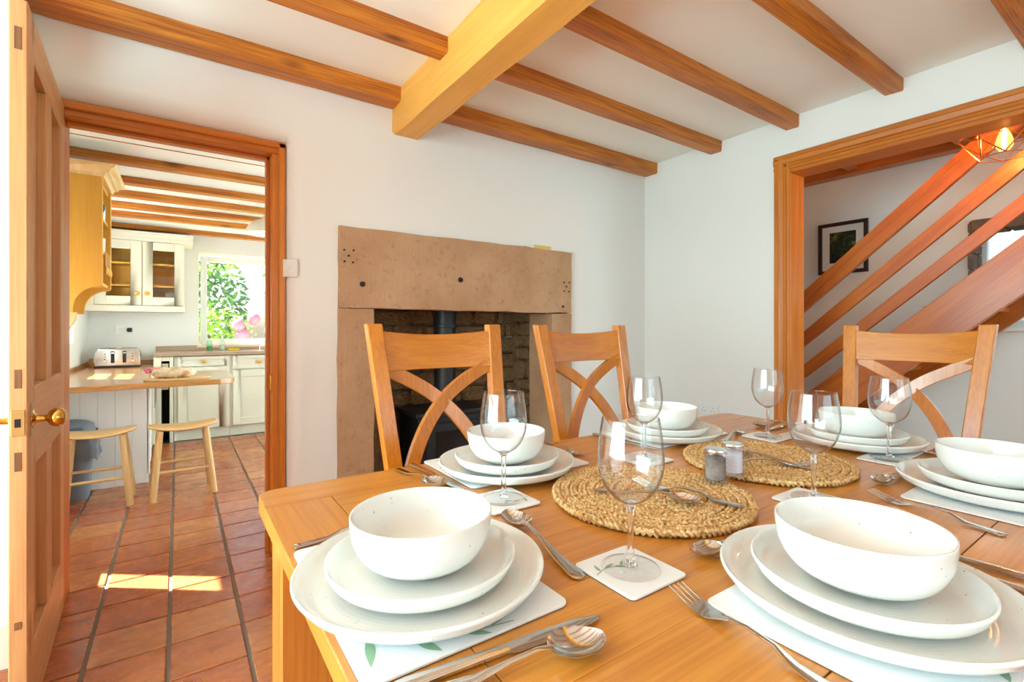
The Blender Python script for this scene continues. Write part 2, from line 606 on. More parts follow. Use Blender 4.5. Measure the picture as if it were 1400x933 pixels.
def wall_with_holes(name, label, axis, a0, a1, u0, u1, z0, z1, holes, mat=WALLM):
    """axis 0: wall spans x a0..a1, runs along y u0..u1; axis 1: spans y a0..a1, runs along x"""
    b = MB()
    def bx(ua, ub, za, zb):
        if ub - ua < 1e-4 or zb - za < 1e-4: return
        if axis == 0: b.box(a0, a1, ua, ub, za, zb)
        else: b.box(ua, ub, a0, a1, za, zb)
    u = u0
    for (ha, hb, hz0, hz1) in sorted(holes):
        bx(u, ha, z0, z1); bx(ha, hb, z0, hz0); bx(ha, hb, hz1, z1); u = hb
    bx(u, u1, z0, z1)
    return struct(name, b, mat, label)

wall_with_holes('wall_left', 'white plastered side wall behind the open pine door', 0, -0.82, -0.455, 2.24, 2.605, 0, 2.40, [])
wall_with_holes('wall_alcove', 'white return wall of the window bay', 1, 2.24, 2.60, -2.4, -0.82, 0, 2.40, [])
wall_with_holes('wall_bay', 'white outer wall with the wide dining window', 0, -2.40, -2.05, -2.55, 2.24, 0, 2.40, [(-0.60, 2.10, 0.45, 2.08)])
wall_with_holes('wall_rear', 'white plastered window wall of the dining room', 1, -2.55, -2.20, -2.05, 3.0, 0, 2.40, [(-0.30, 2.10, 0.88, 2.02)])
wall_with_holes('wall_right', 'white plastered wall with wide opening to the stairs', 0, 3.0, 3.15, -2.2, 3.15, 0, 2.60, [(-0.55, 1.433, 0.0, 2.055)])
wall_with_holes('wall_kitchen_left', 'white kitchen side wall over the oak worktop', 0, -1.08, -0.73, 2.72, 6.65, 0, 2.40, [(3.05, 3.45, 0.57, 1.55), (4.75, 5.50, 0.98, 1.75)])
wall_with_holes('wall_kitchen_back', 'white kitchen wall with the garden window', 1, 6.30, 6.65, -0.73, 2.55, 0, 2.40, [(0.19, 1.45, 0.905, 1.935)])
wall_with_holes('wall_kitchen_right', 'white far side wall of the kitchen', 0, 2.20, 2.55, 3.15, 6.30, 0, 2.40, [(3.2, 4.3, 0.2, 2.1)])
wall_with_holes('wall_hall', 'white wall of the stair hall behind the staircase', 0, 4.62, 4.95, -1.75, 3.1, 0, 2.60, [(-0.10, 0.985, 1.11, 1.86)])
wall_with_holes('wall_hall_end', 'white end wall of the stair hall', 1, 3.02, 3.15, 3.15, 4.62, 0, 2.60, [])
wall_with_holes('wall_hall_rear', 'white rear wall of the stair hall with the added window', 1, -1.75, -1.40, 3.15, 4.62, 0, 2.60, [(3.45, 4.35, 0.95, 2.05)])

# ---- ceilings and beams
ceil = struct('ceiling', MB().box(-2.40, 3.0, -2.55, 2.62, 2.36, 2.46), CEILM, 'cream plaster ceiling between pine joists')
for y0, y1, zb in [(2.40, 2.515, 2.283), (1.872, 1.957, 2.292), (1.380, 1.460, 2.288), (0.882, 0.962, 2.300), (0.385, 0.465, 2.295),
                   (-0.11, -0.03, 2.292), (-0.61, -0.53, 2.296), (-1.11, -1.03, 2.29), (-1.60, -1.52, 2.295)]:
    c = MB()
    rings = []
    hl = 1.735 if y0 > 1.95 else 2.525
    for k in range(15):
        x = -hl + 2 * hl * k / 14
        j = lambda s=.0025: random.uniform(-s, s)
        h = (2.365 - zb)
        w = (y1 - y0) / 2
        rings.append([(x, -w + j(), h / 2), (x, -w + j(), -h / 2 + 0.006 + j()), (x, -w + .006 + j(), -h / 2 + j()),
                      (x, w - .006 + j(), -h / 2 + j()), (x, w + j(), -h / 2 + 0.006 + j()), (x, w + j(), h / 2)])
    c.loft(rings)
    c.build('ceiling_joist', PINE[0], ceil, (3.0 - hl, (y0 + y1) / 2, (zb + 2.365) / 2), smooth=True, angle=30)
rings = []
for k in range(24):
    y = -2.36 + 4.72 * k / 23
    j = lambda s=.005: random.uniform(-s, s)
    rings.append([(-.08 + j(), y, .105), (-.08 + j(), y, -.09 + j()), (-.068 + j(), y, -.105 + j(.003)), (.062 + j(), y, -.105 + j(.003)), (.076 + j(), y, -.085 + j()), (.08 + j(), y, .105)])
o = MB().loft(rings).build('main_beam', BIGBEAM[1], ceil, (1.037, 0.16, 2.256), smooth=True, angle=30)
o['label'] = 'broad pale oak cross beam'

kceil = struct('ceiling_kitchen', MB().box(-1.08, 2.55, 2.605, 6.65, 2.14, 2.30), CEILM, 'white kitchen ceiling with dark pine joists')
for yb in (3.78, 4.28, 4.71, 5.13, 5.53, 6.16):
    bar('ceiling_joist', PINE, kceil, -0.73, 2.2, yb - 0.09, yb, 2.095, 2.143, 0.006)
bar('ceiling_bead', TRIM, kceil, -0.73, 2.2, 3.44, 3.446, 2.136, 2.143, 0)
hceil = struct('ceiling_hall', MB().box(3.15, 4.62, -1.40, 3.02, 2.50, 2.60), CEILM, 'hall ceiling with pine trimmer beams')
bar('trimmer_beam', STAIR, hceil, 4.50, 4.61, -1.40, 3.02, 2.365, 2.50, 0.004)
for y in (2.35, 1.62, 0.95, 0.3, -0.4):
    bar('ceiling_joist', STAIR, hceil, 3.15, 4.50, y, y + 0.075, 2.385, 2.50, 0.004)

# ---- door frame
def frame_set(name, label): 
    o = bpy.data.objects.new(name, None); COL.objects.link(o)
    o['kind'] = 'structure'; o['label'] = label
    return o
f1 = frame_set('trim_1', 'varnished pine frame of the kitchen doorway')
bar('jamb', TRIM, f1, 0.372, 0.428, 2.575, 2.72, 0, 1.945, 0.004)
bar('jamb', TRIM, f1, -0.428, -0.372, 2.575, 2.72, 0, 1.945, 0.004)
bar('head', TRIM, f1, -0.428, 0.428, 2.575, 2.72, 1.945, 2.0, 0.004)
bar('door_stop', TRIM, f1, 0.357, 0.372, 2.64, 2.685, 0, 1.945, 0.002)
bar('door_stop', TRIM, f1, -0.372, 0.372, 2.64, 2.685, 1.930, 1.945, 0.002)
bar('architrave', TRIM, f1, 0.40, 0.432, 2.558, 2.578, 0, 2.0, 0.005)
bar('architrave', TRIM, f1, -0.432, 0.432, 2.558, 2.578, 1.972, 2.004, 0.005)
MB().box(-.002, .002, -.012, .012, -.035, .035).build('strike_plate', BRASS, f1, (0.370, 2.60, 0.84), bevel=.0008)

# ---- wide opening frame
f2 = frame_set('trim_2', 'varnished pine architrave around the stairs opening')
AP = [(0, 0), (0, .016), (.012, .022), (.022, .016), (.030, .016), (.036, .024), (.060, .028), (.066, .022), (.086, .022), (.092, .014), (.092, 0)]
mb = MB(); mb.prism([(2.999 - d, 1.427 + w) for w, d in AP], 2, -1.06, 1.06)
jm = MB(); jm.v = [(p[0] - 2.999, p[1] - 1.475, p[2]) for p in mb.v]; jm.f = mb.f
jm.build('architrave', TRIM[2], f2, (2.999, 1.475, 1.06), smooth=True, angle=25)
hd = MB()
hd.loft([[(-d, y, w - .046) for w, d in AP] for y in (-1.06, 1.06)])
hd.build('architrave', TRIM[1], f2, (2.999, 0.459, 2.096), smooth=True, angle=25)
bar('liner', TRIM, f2, 2.992, 3.158, 1.424, 1.452, 0, 2.03, 0.003)
bar('liner', TRIM, f2, 2.992, 3.158, -0.55, 1.452, 2.03, 2.058, 0.003)
bar('liner', TRIM, f2, 2.992, 3.158, -0.56, -0.53, 0, 2.03, 0.003)

# ---- baseboard on the left wall
bb = MB(); bb.loft([[(x, y, z) for y, z in ((2.24, 0), (2.218, 0), (2.218, .14), (2.222, .15), (2.226, .165), (2.234, .178), (2.24, .182))] for x in (-2.05, -0.452)])
struct('baseboard_left', bb, BASEB, 'cream painted skirting board behind the open door')

# ---- windows
def casement(name, label, loc, rz, w, h, nx, nz, mat, depth=0.06, bar_w=0.045, glazing=0.022):
    """origin at the sill centre, glass in the xz plane"""
    r = frame_set(name, label); r.location = loc; r.rotation_euler = (0, 0, rz)
    d = depth / 2
    for (a, b, c, e) in [(-w / 2, -w / 2 + bar_w, 0, h), (w / 2 - bar_w, w / 2, 0, h), (-w / 2 + bar_w, w / 2 - bar_w, 0, bar_w), (-w / 2 + bar_w, w / 2 - bar_w, h - bar_w, h)]:
        MB().box(a, b, -d, d, c, e).build('window_frame', mat, r, bevel=0.004)
    iw, ih = w - 2 * bar_w, h - 2 * bar_w
    for i in range(1, nx):
        x = -w / 2 + bar_w + iw * i / nx
        MB().box(x - glazing / 2, x + glazing / 2, -d * .7, d * .7, bar_w, h - bar_w).build('glazing_bar', mat, r, bevel=0.003)
    for k in range(1, nz):
        z = bar_w + ih * k / nz
        MB().box(-w / 2 + bar_w, w / 2 - bar_w, -d * .6, d * .6, z - glazing / 2, z + glazing / 2).build('glazing_bar', mat, r, bevel=0.003)
    for i in range(nx):
        for k in range(nz):
            x0 = -w / 2 + bar_w + iw * i / nx; z0 = bar_w + ih * k / nz
            MB().box(x0, x0 + iw / nx, -.0015, .0015, z0, z0 + ih / nz).build('pane', PANE, r)
    return r
casement('window_1', 'kitchen garden window over the granite worktop', (0.82, 6.44, 0.925), 0, 1.22, 0.99, 1, 1, WHITE, 0.07, 0.06)
casement('window_2', 'small paned window in the kitchen side wall', (-0.90, 5.125, 0.98), PI / 2, 0.75, 0.77, 2, 2, WHITE)
casement('window_3', 'low narrow window in the kitchen side wall', (-1.03, 3.25, 0.57), PI / 2, 0.40, 0.98, 1, 1, WHITE, 0.05, 0.02)
casement('window_4', 'white window of the stair hall in a stone reveal', (4.86, 0.44, 1.11), -PI / 2, 1.08, 0.75, 2, 1, WHITE, 0.06, 0.05)
casement('window_5', 'dining room side window', (-2.18, 0.75, 0.45), PI / 2, 2.70, 1.63, 4, 2, WHITE)
casement('window_6', 'dining room rear window', (0.9, -2.32, 0.88), 0, 2.40, 1.14, 4, 2, WHITE)
casement('window_7', 'added unseen rear window of the stair hall', (3.9, -1.52, 0.95), 0, 0.90, 1.10, 2, 2, WHITE)  # unseen window, added to let extra light into the hall
casement('window_8', 'added unseen glazed door of the kitchen', (2.30, 3.75, 0.2), PI / 2, 1.10, 1.90, 2, 3, WHITE)  # unseen opening, added to bring light onto the kitchen units
o = struct('trim_3', MB().box(0.17, 1.47, 6.27, 6.40, 0.895, 0.925), plain('sill_pink', lin(232, 200, 176), 0.5), 'pale window sill behind the granite worktop', bevel=.004)
o = struct('trim_4', MB().box(4.585, 4.84, -0.12, 1.0, 1.085, 1.112), WHITE, 'white window board of the hall window', bevel=.004)
st = frame_set('trim_5', 'exposed stone reveal around the hall window')
zz = 1.112
while zz < 1.80:
    h = random.uniform(.07, .13); h = min(h, 1.85 - zz)
    x = 4.60
    while x < 4.82:
        w = random.uniform(.08, .16); w = min(w, 4.825 - x)
        MB().box(-w / 2 + .003, w / 2 - .003, -.012, .016, -h / 2 + .003, h / 2 - .003).build('stone', HALLSTONE, st, (x + w / 2, 0.972 + random.uniform(-.004, .003), zz + h / 2), bevel=.006, bseg=1)
        x += w
    zz += h
y = -0.09
while y < 0.96:
    w = min(random.uniform(.22, .36), 0.975 - y)
    MB().box(-.115, .115, -w / 2 + .003, w / 2 - .003, -.05, .03).build('stone', HALLSTONE, st, (4.71, y + w / 2, 1.835), bevel=.008, bseg=1)
    y += w

# ---- the open pine door
D_H = Vector((-0.366, 2.555)); D_L = Vector((-0.330, 1.80))
dv = (D_L - D_H); DW = dv.length
door = frame_set('door_1', 'stripped pine four panel door standing open, brass knobs')
door.location = (D_H.x, D_H.y, 0.012)
door.rotation_euler = (0, 0, math.atan2(dv.y, dv.x))          # local x: hinge to lock edge, local +y: the room side
TH = 0.037
DH = 1.965
st_, rails = 0.10, [(0.0, 0.205), (0.70, 0.925), (1.845, DH)]
def dbar(n, x0, x1, z0, z1, y0=0.0, y1=TH):
    d = ((x1 - x0) / 2, (y1 - y0) / 2, (z1 - z0) / 2)
    ax = 0 if d[0] > d[2] else 2
    return MB().box(-d[0], d[0], -d[1], d[1], -d[2], d[2]).build(n, DOORW[ax], door, ((x0 + x1) / 2, (y0 + y1) / 2 - TH, (z0 + z1) / 2), bevel=.0025, bseg=1)
mid = (st_ + DW - st_) / 2
dbar('stile', 0, st_, 0, DH); ls = dbar('stile', DW - st_, DW, 0, DH)
for a, b in rails: dbar('rail', st_, DW - st_, a, b)
for a, b in ((rails[0][1], rails[1][0]), (rails[1][1], rails[2][0])):
    dbar('muntin', mid - .05, mid + .05, a, b)
    for x0, x1 in ((st_, mid - .05), (mid + .05, DW - st_)):
        dbar('panel', x0, x1, a, b, 0.004, TH - 0.023)
MORT = wood('mortise_dark', lin(150, 104, 62), lin(96, 60, 34), 2, rough=0.7)
for z, h in ((0.955, .05), (0.735, .05), (1.86, .06), (0.30, .02), (0.12, .05)):
    MB().box(-.0012, .0012, -.007, .007, -h / 2, h / 2).build('filled_mortise', MORT, door, (DW + .0005, -TH / 2, z), bevel=.0008)
MB().box(-.0015, .0015, -.0135, .0135, -.034, .034).build('lock_plate', BRASSOLD, door, (DW + .0012, -TH / 2, 0.838), bevel=.001)
MB().box(-.001, .001, -.006, .006, -.011, .011).build('latch', DARK, door, (DW + .0028, -TH / 2, 0.838))
kp = [(0, 0), (.026, 0), (.026, .003), (.016, .006), (.010, .010), (.0085, .026), (.0105, .032), (.020, .036), (.026, .046), (.0268, .054), (.024, .063), (.015, .070), (0, .072)]
for s in (1, -1):
    y = 0.0 if s > 0 else -TH
    k = MB().lathe(kp, 28).build('door_knob', BRASS, door, (DW - .062, y, 0.838), rot=(-s * PI / 2, 0, 0), smooth=True, angle=50)
    MB().box(-.022, .022, -.001, .001, -.045, .045).build('finger_plate', BRASSOLD, door, (DW - .062, y + s * .0012, 0.838), bevel=.0008)

# ================================================================== FIREPLACE AND STOVE
fp = thing('stone_fireplace', 'sandstone fireplace surround with huge lintel and sooty rubble recess', 'fireplace', (1.44, 2.485, 0))
def rough_block(name, x0, x1, y0, y1, z0, z1, mat, parent, jit=.006, n=(14, 2, 5)):
    """dressed stone: gridded box with wavering faces; local origin at its centre"""
    nx, ny, nz = n
    c = Vector(((x0 + x1) / 2, (y0 + y1) / 2, (z0 + z1) / 2))
    bm = bmesh.new()
    bmesh.ops.create_cube(bm, size=1)
    bmesh.ops.subdivide_edges(bm, edges=[e for e in bm.edges if abs((e.verts[0].co - e.verts[1].co).x) > .5], cuts=nx - 1, use_grid_fill=True)
    bmesh.ops.subdivide_edges(bm, edges=[e for e in bm.edges if abs((e.verts[0].co - e.verts[1].co).z) > .5], cuts=nz - 1, use_grid_fill=True)
    for v in bm.verts:
        v.co = Vector((v.co.x * (x1 - x0), v.co.y * (y1 - y0), v.co.z * (z1 - z0)))
        edge = abs(abs(v.co.z) - (z1 - z0) / 2) < 1e-4 or abs(abs(v.co.x) - (x1 - x0) / 2) < 1e-4
        if v.co.y < 0:
            v.co += Vector((random.uniform(-jit, jit) * .6, random.uniform(-jit, jit) * .4 + (.004 if edge else 0), random.uniform(-jit, jit) * .6))
    me = bpy.data.meshes.new(name); bm.to_mesh(me); bm.free()
    me.polygons.foreach_set('use_smooth', [True] * len(me.polygons))
    try: me.set_sharp_from_angle(angle=math.radians(40))
    except Exception: pass
    me.materials.append(mat)
    return put(name, me, parent, c)
FX = 1.44
lint = rough_block('lintel', 0.668 - FX, 2.212 - FX, 0, .11, 1.208, 1.622, SAND, fp)
rough_block('jamb', 0.664 - FX, 0.845 - FX, 0.004, .26, 0, 1.204, SAND, fp, n=(3, 2, 9))
rough_block('jamb', 2.045 - FX, 2.215 - FX, 0.004, .26, 0, 1.204, SAND, fp, n=(3, 2, 9))
for x, z, r in [(-.66, 1.33, .014), (-.09, 1.385, .015), (.69, 1.25, .008)] + \
               [(-.73 + a, 1.47 + b, .005) for a, b in ((0, 0), (.025, .03), (-.022, .028), (-.02, -.03), (.022, -.032))] + \
               [(.72 + a, 1.385 + b, .005) for a, b in ((0, 0), (.025, .03), (-.022, .028), (-.02, -.03), (.022, -.032))]:
    MB().lathe([(0, 0), (r, 0), (r, .006), (0, .006)], 10).build('drill_hole', HOLE, lint, (x, -.0565, z - 1.415), rot=(PI / 2, 0, 0))
MB().box(-.62, .62, .59, .605, 0, 1.30).box(.735, .75, .26, .60, 0, 1.30).box(-.62, -.605, .26, .60, 0, 1.30).build('mortar_backing', MORTAR, fp)
# recess stones: shared lumpy blocks
SM = []
for k in range(5):
    bm = bmesh.new(); bmesh.ops.create_cube(bm, size=1)
    bmesh.ops.bevel(bm, geom=bm.edges[:], offset=.16, segments=1, affect='EDGES')
    for v in bm.verts: v.co += Vector([random.uniform(-.07, .07) for _ in range(3)])
    me = bpy.data.meshes.new('stone'); bm.to_mesh(me); bm.free()
    me.materials.append(RUBBLE)
    SM.append(me)
def courses(u0, u1, place, lmin, lmax):
    z = 0.0
    while z < 1.27:
        h = min(random.uniform(.08, .15), 1.30 - z)
        u = u0
        while u < u1 - .02:
            w = min(random.uniform(lmin, lmax), u1 - u)
            if u1 - u - w < .06: w = u1 - u
            place(u + w / 2, z + h / 2, w * .98, h * .96)
            u += w
        z += h
def st_back(u, z, w, h):
    o = put('stone', random.choice(SM), fp, (u, .585 + random.uniform(-.012, .012), z)); o.scale = (w, .09, h)
def st_cheek(u, z, w, h):
    o = put('stone', random.choice(SM), fp, (.72 + random.uniform(-.012, .012), u, z)); o.scale = (.09, w, h)
courses(-.61, .74, st_back, .14, .32)
courses(.26, .58, st_cheek, .09, .17)

stove = thing('wood_stove', 'black cast iron wood burning stove with flue pipe in the fireplace', 'stove', (1.42, 2.82, 0))
MB().box(-.25, .25, -.15, .15, .14, .57).build('body', IRON, stove, bevel=.012)
MB().box(-.275, .275, -.175, .17, .57, .60).build('top_plate', IRON, stove, bevel=.008)
MB().box(-.26, .26, -.16, .16, .11, .14).build('base_plate', IRON, stove, bevel=.005)
dr = MB().box(-.20, .20, -.172, -.15, .19, .53).build('door', IRON, stove, bevel=.006)
MB().box(-.145, .145, -.176, -.170, .25, .48).build('glass', IRONG, dr, bevel=.002)
MB().tube([(.185, -.20, .33), (.185, -.20, .41)], .008).tube([(.185, -.20, .37), (.185, -.165, .37)], .006).build('handle', CHROME, dr, smooth=True)
for sx in (-.22, .22):
    for sy in (-.12, .12):
        MB().box(sx - .02, sx + .02, sy - .02, sy + .02, 0, .11).build('leg', IRON, stove, bevel=.004)
fl = MB().lathe([(.070, .60), (.070, 1.60), (0, 1.60)], 28).build('flue_pipe', IRON, stove, smooth=True, angle=50)
for z in (.615, .70, 1.12):
    MB().lathe([(.0705, z - .012), (.078, z - .010), (.078, z + .010), (.0705, z + .012)], 28).build('collar', IRON, fl, smooth=True, angle=50)
tag(MB().loft([[(-.05, -.012, 0), (.05, -.012, 0), (.05, .012, 0), (-.05, .012, 0)], [(-.045, .03, .28), (.05, .03, .30), (.05, .055, .30), (-.045, .055, .28)]]).build('log', YPINE[2], None, (1.86, 2.80, 0), rot=(.0, 0, -.5), bevel=.004),
    'split log standing upright beside the stove', 'log')
tag(rough_block('hearth_stone', -.11, .11, -.06, .06, 0, .62, RUBBLE, None, .012, (3, 2, 5)), 'narrow stone pillar in the fireplace recess, left of the stove', 'stone').location = (.99, 2.93, .31)
tag(MB().box(-.07, .07, -.02, .02, 0, .026).build('matchbox', plain('yellow_card', lin(226, 196, 110), 0.6), None, (1.985, 2.535, 1.625), bevel=.002), 'small yellow matchbox on top of the stone lintel', 'box')
tag(MB().box(-.035, .035, -.012, .012, 0, .008).build('stick', plain('red_brown', lin(140, 70, 50), 0.6), None, (1.86, 2.53, 1.625), rot=(0, 0, .1), bevel=.002), 'thin red brown stick lying on the stone lintel', 'stick')

# ================================================================== WALL FITTINGS
def socket(name, label, loc, rz, w=.146, h=.086, kind='socket', mat=WHITE):
    t = thing(name, label, 'socket' if kind == 'socket' else 'switch', loc, rz)
    MB().box(-w / 2, w / 2, -.009, 0, -h / 2, h / 2).build('face_plate', mat, t, bevel=.003)
    if kind == 'socket':
        for x in ((-.036, .036) if w > .1 else (0,)):
            for dx, dz, a, b in ((0, .012, .0035, .006), (-.011, -.010, .006, .0035), (.011, -.010, .006, .0035)):
                MB().box(x + dx - a / 2, x + dx + a / 2, -.0096, -.0088, dz - b / 2, dz + b / 2).build('pin_hole', BLACKP, t)
            MB().box(x - .005 + .022, x + .005 + .022, -.012, -.0088, .012, .028).build('rocker', mat, t, bevel=.001)
    else:
        MB().box(-.006, .006, -.013, -.0088, -.011, .011).build('rocker', mat, t, bevel=.001)
    return t
socket('power_socket', 'white double power socket low on the wall beside the stairs opening', (2.999, 1.965, .548), -PI / 2)
socket('light_switch', 'white light switch on the wall beside the kitchen doorway', (.449, 2.541, 1.395), -PI / 4, .086, .086, 'switch')

# ================================================================== STAIR HALL
TAN = 0.89
sc_ = thing('staircase', 'varnished pine staircase with open sloping balustrade boards', 'staircase', (3.75, 0.579, 0))
def slope_board(name, x0, x1, ztop, zbot, ya, yb, parent):
    """board following the stair slope; z heights given at local y = 0 (they rise as y falls)"""
    L = (yb - ya) / 2; ym = (ya + yb) / 2
    zm = (ztop + zbot) / 2 - TAN * ym; h = (ztop - zbot) / 2
    ca = 1 / math.sqrt(1 + TAN * TAN)
    b = MB().box(-(x1 - x0) / 2, (x1 - x0) / 2, -L / ca, L / ca, -h * ca, h * ca)
    return b.build(name, STAIR[1], parent, ((x0 + x1) / 2, ym, zm), rot=(-math.atan(TAN), 0, 0), bevel=.004)
YA, YB = -1.05, 1.95
slope_board('rail', -.022, .022, 2.360, 2.2115, YA, 1.6, sc_)
slope_board('rail', -.016, .016, 2.070, 1.960, YA, 1.6, sc_)
slope_board('rail', -.016, .016, 1.829, 1.728, YA, 1.6, sc_)
slope_board('stringer', -.02, .02, 1.604, 1.285, YA, 1.45, sc_)
slope_board('stringer', .76, .80, 1.604, 1.285, YA, 1.45, sc_)
zt = .20
while True:
    yy = (1.50 - zt) / TAN
    if yy < YA + .1: break
    MB().box(-.37, .37, -.125, .125, -.014, .014).build('tread', STAIR[0], sc_, (.39, yy, zt), bevel=.004)
    zt += .205
for y in (1.56,):
    MB().box(-.045, .045, -.045, .045, -.6, .6).build('newel_post', STAIR[2], sc_, (0, y, .6), bevel=.006)

pic = thing('framed_picture', 'woodland photograph in dark frame with white mount on the hall wall', 'picture', (4.619, 1.775, 1.785), PI / 2 * -1)
w, h, b = .37, .435, .03
for a in [(-w / 2, w / 2, h / 2 - b, h / 2), (-w / 2, w / 2, -h / 2, -h / 2 + b), (-w / 2, -w / 2 + b, -h / 2 + b, h / 2 - b), (w / 2 - b, w / 2, -h / 2 + b, h / 2 - b)]:
    MB().box(a[0], a[1], -.022, 0, a[2], a[3]).build('frame', plain('dark_mahogany', lin(54, 26, 22), 0.35) if 'dark_mahogany' not in bpy.data.materials else bpy.data.materials['dark_mahogany'], pic, bevel=.003)
MB().box(-w / 2 + b, w / 2 - b, -.010, -.004, -h / 2 + b, h / 2 - b).build('mount', plain('mount_white', lin(232, 226, 220), 0.8), pic)
MB().box(-.098, .098, -.0112, -.0098, -.125, .135).build('print', PRINT, pic)

pen = thing('hall_pendant', 'copper wire geometric cage pendant with glowing bulb in the hall', 'lamp', (3.45, 0.602, 2.075))
R1 = [(.10 * math.cos(a), .10 * math.sin(a), -.098) for a in [PI / 3 * k + .2 for k in range(6)]]
R2 = [(.178 * math.cos(a), .178 * math.sin(a), -.02 + (.035 if k % 2 else -.01)) for k, a in enumerate([PI / 3 * k + .2 + PI / 6 for k in range(6)])]
R3 = [(.12 * math.cos(a), .12 * math.sin(a), .085) for a in [PI / 3 * k + .2 for k in range(6)]]
R4 = [(.035 * math.cos(a), .035 * math.sin(a), .135) for a in [PI / 3 * k + .2 for k in range(6)]]
cg = MB()
for k in range(6):
    n = (k + 1) % 6
    for a, b_ in ((R1[k], R1[n]), (R1[k], R2[k]), (R1[n], R2[k]), (R2[k], R3[k]), (R2[k], R3[n]), (R3[k], R4[k]), (R3[k], R3[n]), (R4[k], R4[n]), (R2[k], R2[n])):
        cg.tube([a, b_], .0030, 5)
cg.build('wire_cage', COPPER, pen, smooth=True)
MB().lathe([(0, .06), (.02, .06), (.021, .10), (.016, .125), (.006, .132), (0, .132)], 16).build('lamp_holder', BRASS, pen, smooth=True)
MB().tube([(0, 0, .13), (0, 0, .424)], .003, 6).build('cord', BLACKP, pen)
MB().lathe([(0, .405), (.045, .405), (.04, .424), (0, .424)], 20).build('ceiling_rose', BRASS, pen, smooth=True)
bulb = MB().lathe([(0, -.075), (.018, -.071), (.032, -.05), (.035, -.03), (.028, .0), (.016, .03), (.0135, .06)], 20).build('bulb', thin_glass('amber_bulb_glass', 0.6, (1.0, 0.72, 0.38, 1), 1.5, 0.0, 0.7), pen, smooth=True)
MB().tube(cr([(-.008, 0, .05), (-.012, 0, -.045), (0, .004, -.052), (.012, 0, -.045), (.008, 0, .05)], 5), .0045, 6).build('filament', glow('filament_glow', (1.0, 0.55, 0.2, 1), 160), bulb, smooth=True)
pl = lamp('hall_pendant_light', 'POINT', (0, 0, -.04), 9, (1.0, 0.62, 0.30))
pl.parent = pen; pl.data.shadow_soft_size = .012

# ================================================================== KITCHEN
KW = .74
wt = thing('oak_worktop', 'L shaped low oak worktop with breakfast bar end', 'worktop', (-.70, 4.5, KW))
wp = [(-.03, .0 - .52), (.95, -.46), (1.02, -.42), (1.05, -.33), (1.05, .33), (1.0, .42), (.92, .45), (.58, .45), (.58, 1.79), (-.03, 1.79)]
MB().prism(wp, 2, -.036, 0).build('slab', BENCH[0], wt, bevel=.004)
MB().box(-.028, -.008, -.5, 1.78, 0, .04).build('upstand', BENCH[1], wt, bevel=.003)
MB().box(-.008, .50, 1.77, 1.79, 0, .04).build('upstand', BENCH[0], wt, bevel=.003)

pu = thing('peninsula_unit', 'white tongue and groove panelled unit under the breakfast bar', 'cabinet', (-.455, 4.34, 0))
for k in range(6):
    MB().box(-.0457, .0457, 0, .018, .0, KW - .037).build('board', PANELW, pu, (-.227 + .0925 * k, 0, 0), bevel=.0015)
MB().box(-.274, .272, .0181, .80, .02, KW - .037).build('carcass', PANELW, pu)
MB().box(.272, .29, .0, .04, 0.06, KW - .037).build('corner_post', PANELW, pu, bevel=.003)

def knob(parent, loc, rot):
    return MB().lathe([(0, 0), (.008, 0), (.008, .010), (.018, .014), (.021, .020), (.018, .027), (.008, .031), (0, .032)], 16).build('knob', YPINE[0], parent, loc, rot, smooth=True, angle=50)
def shaker_front(name, parent, x0, x1, z0, z1, y=0.0, stile=.055, glassy=False, kn=None):
    """framed door or drawer front in the xz plane facing -y"""
    d = MB()
    d.box(x0, x0 + stile, y - .02, y, z0, z1).box(x1 - stile, x1, y - .02, y, z0, z1)
    d.box(x0 + stile, x1 - stile, y - .02, y, z0, z0 + stile).box(x0 + stile, x1 - stile, y - .02, y, z1 - stile, z1)
    o = d.build(name, CREAM, parent, bevel=.002, bseg=1)
    if glassy:
        MB().box(x0 + stile, x1 - stile, y - .012, y - .009, z0 + stile, z1 - stile).build('glass', PANE, o)
    else:
        MB().box(x0 + stile, x1 - stile, y - .010, y - .002, z0 + stile, z1 - stile).build('panel', CREAM, o)
    if kn: knob(o, (kn[0], y - .02, kn[1]), (PI / 2, 0, 0))
    return o
GY = 5.72
bc = thing('base_cabinet', 'cream base cabinet with drawer front left of the sink', 'cabinet', (.0, GY, 0))
MB().box(-.03, .44, .022, .55, .10, .83).build('carcass', CREAM, bc)
MB().box(-.03, .44, .05, .07, 0, .10).build('plinth', CREAM, bc, bevel=.002)
shaker_front('drawer_front', bc, .0, .425, .73, .825, 0.021, .03, kn=(.215, .777))
shaker_front('door', bc, .0, .425, .11, .72, 0.021, .075)
bc2 = thing('base_cabinet', 'cream base cabinet under the sink with drawer and panelled door', 'cabinet', (.45, GY, 0))
MB().box(-.008, .62, .022, .55, .10, .83).build('carcass', CREAM, bc2)
MB().box(-.008, .62, .05, .07, 0, .10).build('plinth', CREAM, bc2, bevel=.002)
shaker_front('drawer_front', bc2, .015, .60, .69, .825, 0.021, .035, kn=(.26, .757))
shaker_front('door', bc2, .015, .60, .11, .675, 0.021, .07)
bc3 = thing('appliance_housing', 'cream end housing with dark open slot beside the base cabinets', 'cabinet', (-.16, GY, 0))
MB().box(-.03, .03, .0, .55, 0, .83).build('side_panel', CREAM, bc3, bevel=.003)
MB().box(.095, .125, .0, .55, 0, .83).build('side_panel', CREAM, bc3, bevel=.003)
MB().box(.03, .095, .28, .30, .0, .83).build('back_panel', DARK, bc3)
MB().box(.03, .095, .0, .28, .10, .13).build('floor_panel', DARK, bc3)
MB().box(.03, .095, .0, .02, .79, .83).build('top_rail', CREAM, bc3, bevel=.002)
MB().tube([(.03, .03, .755), (.095, .03, .755)], .006).build('hanging_rail', CHROME, bc3, smooth=True)
tw = MB()
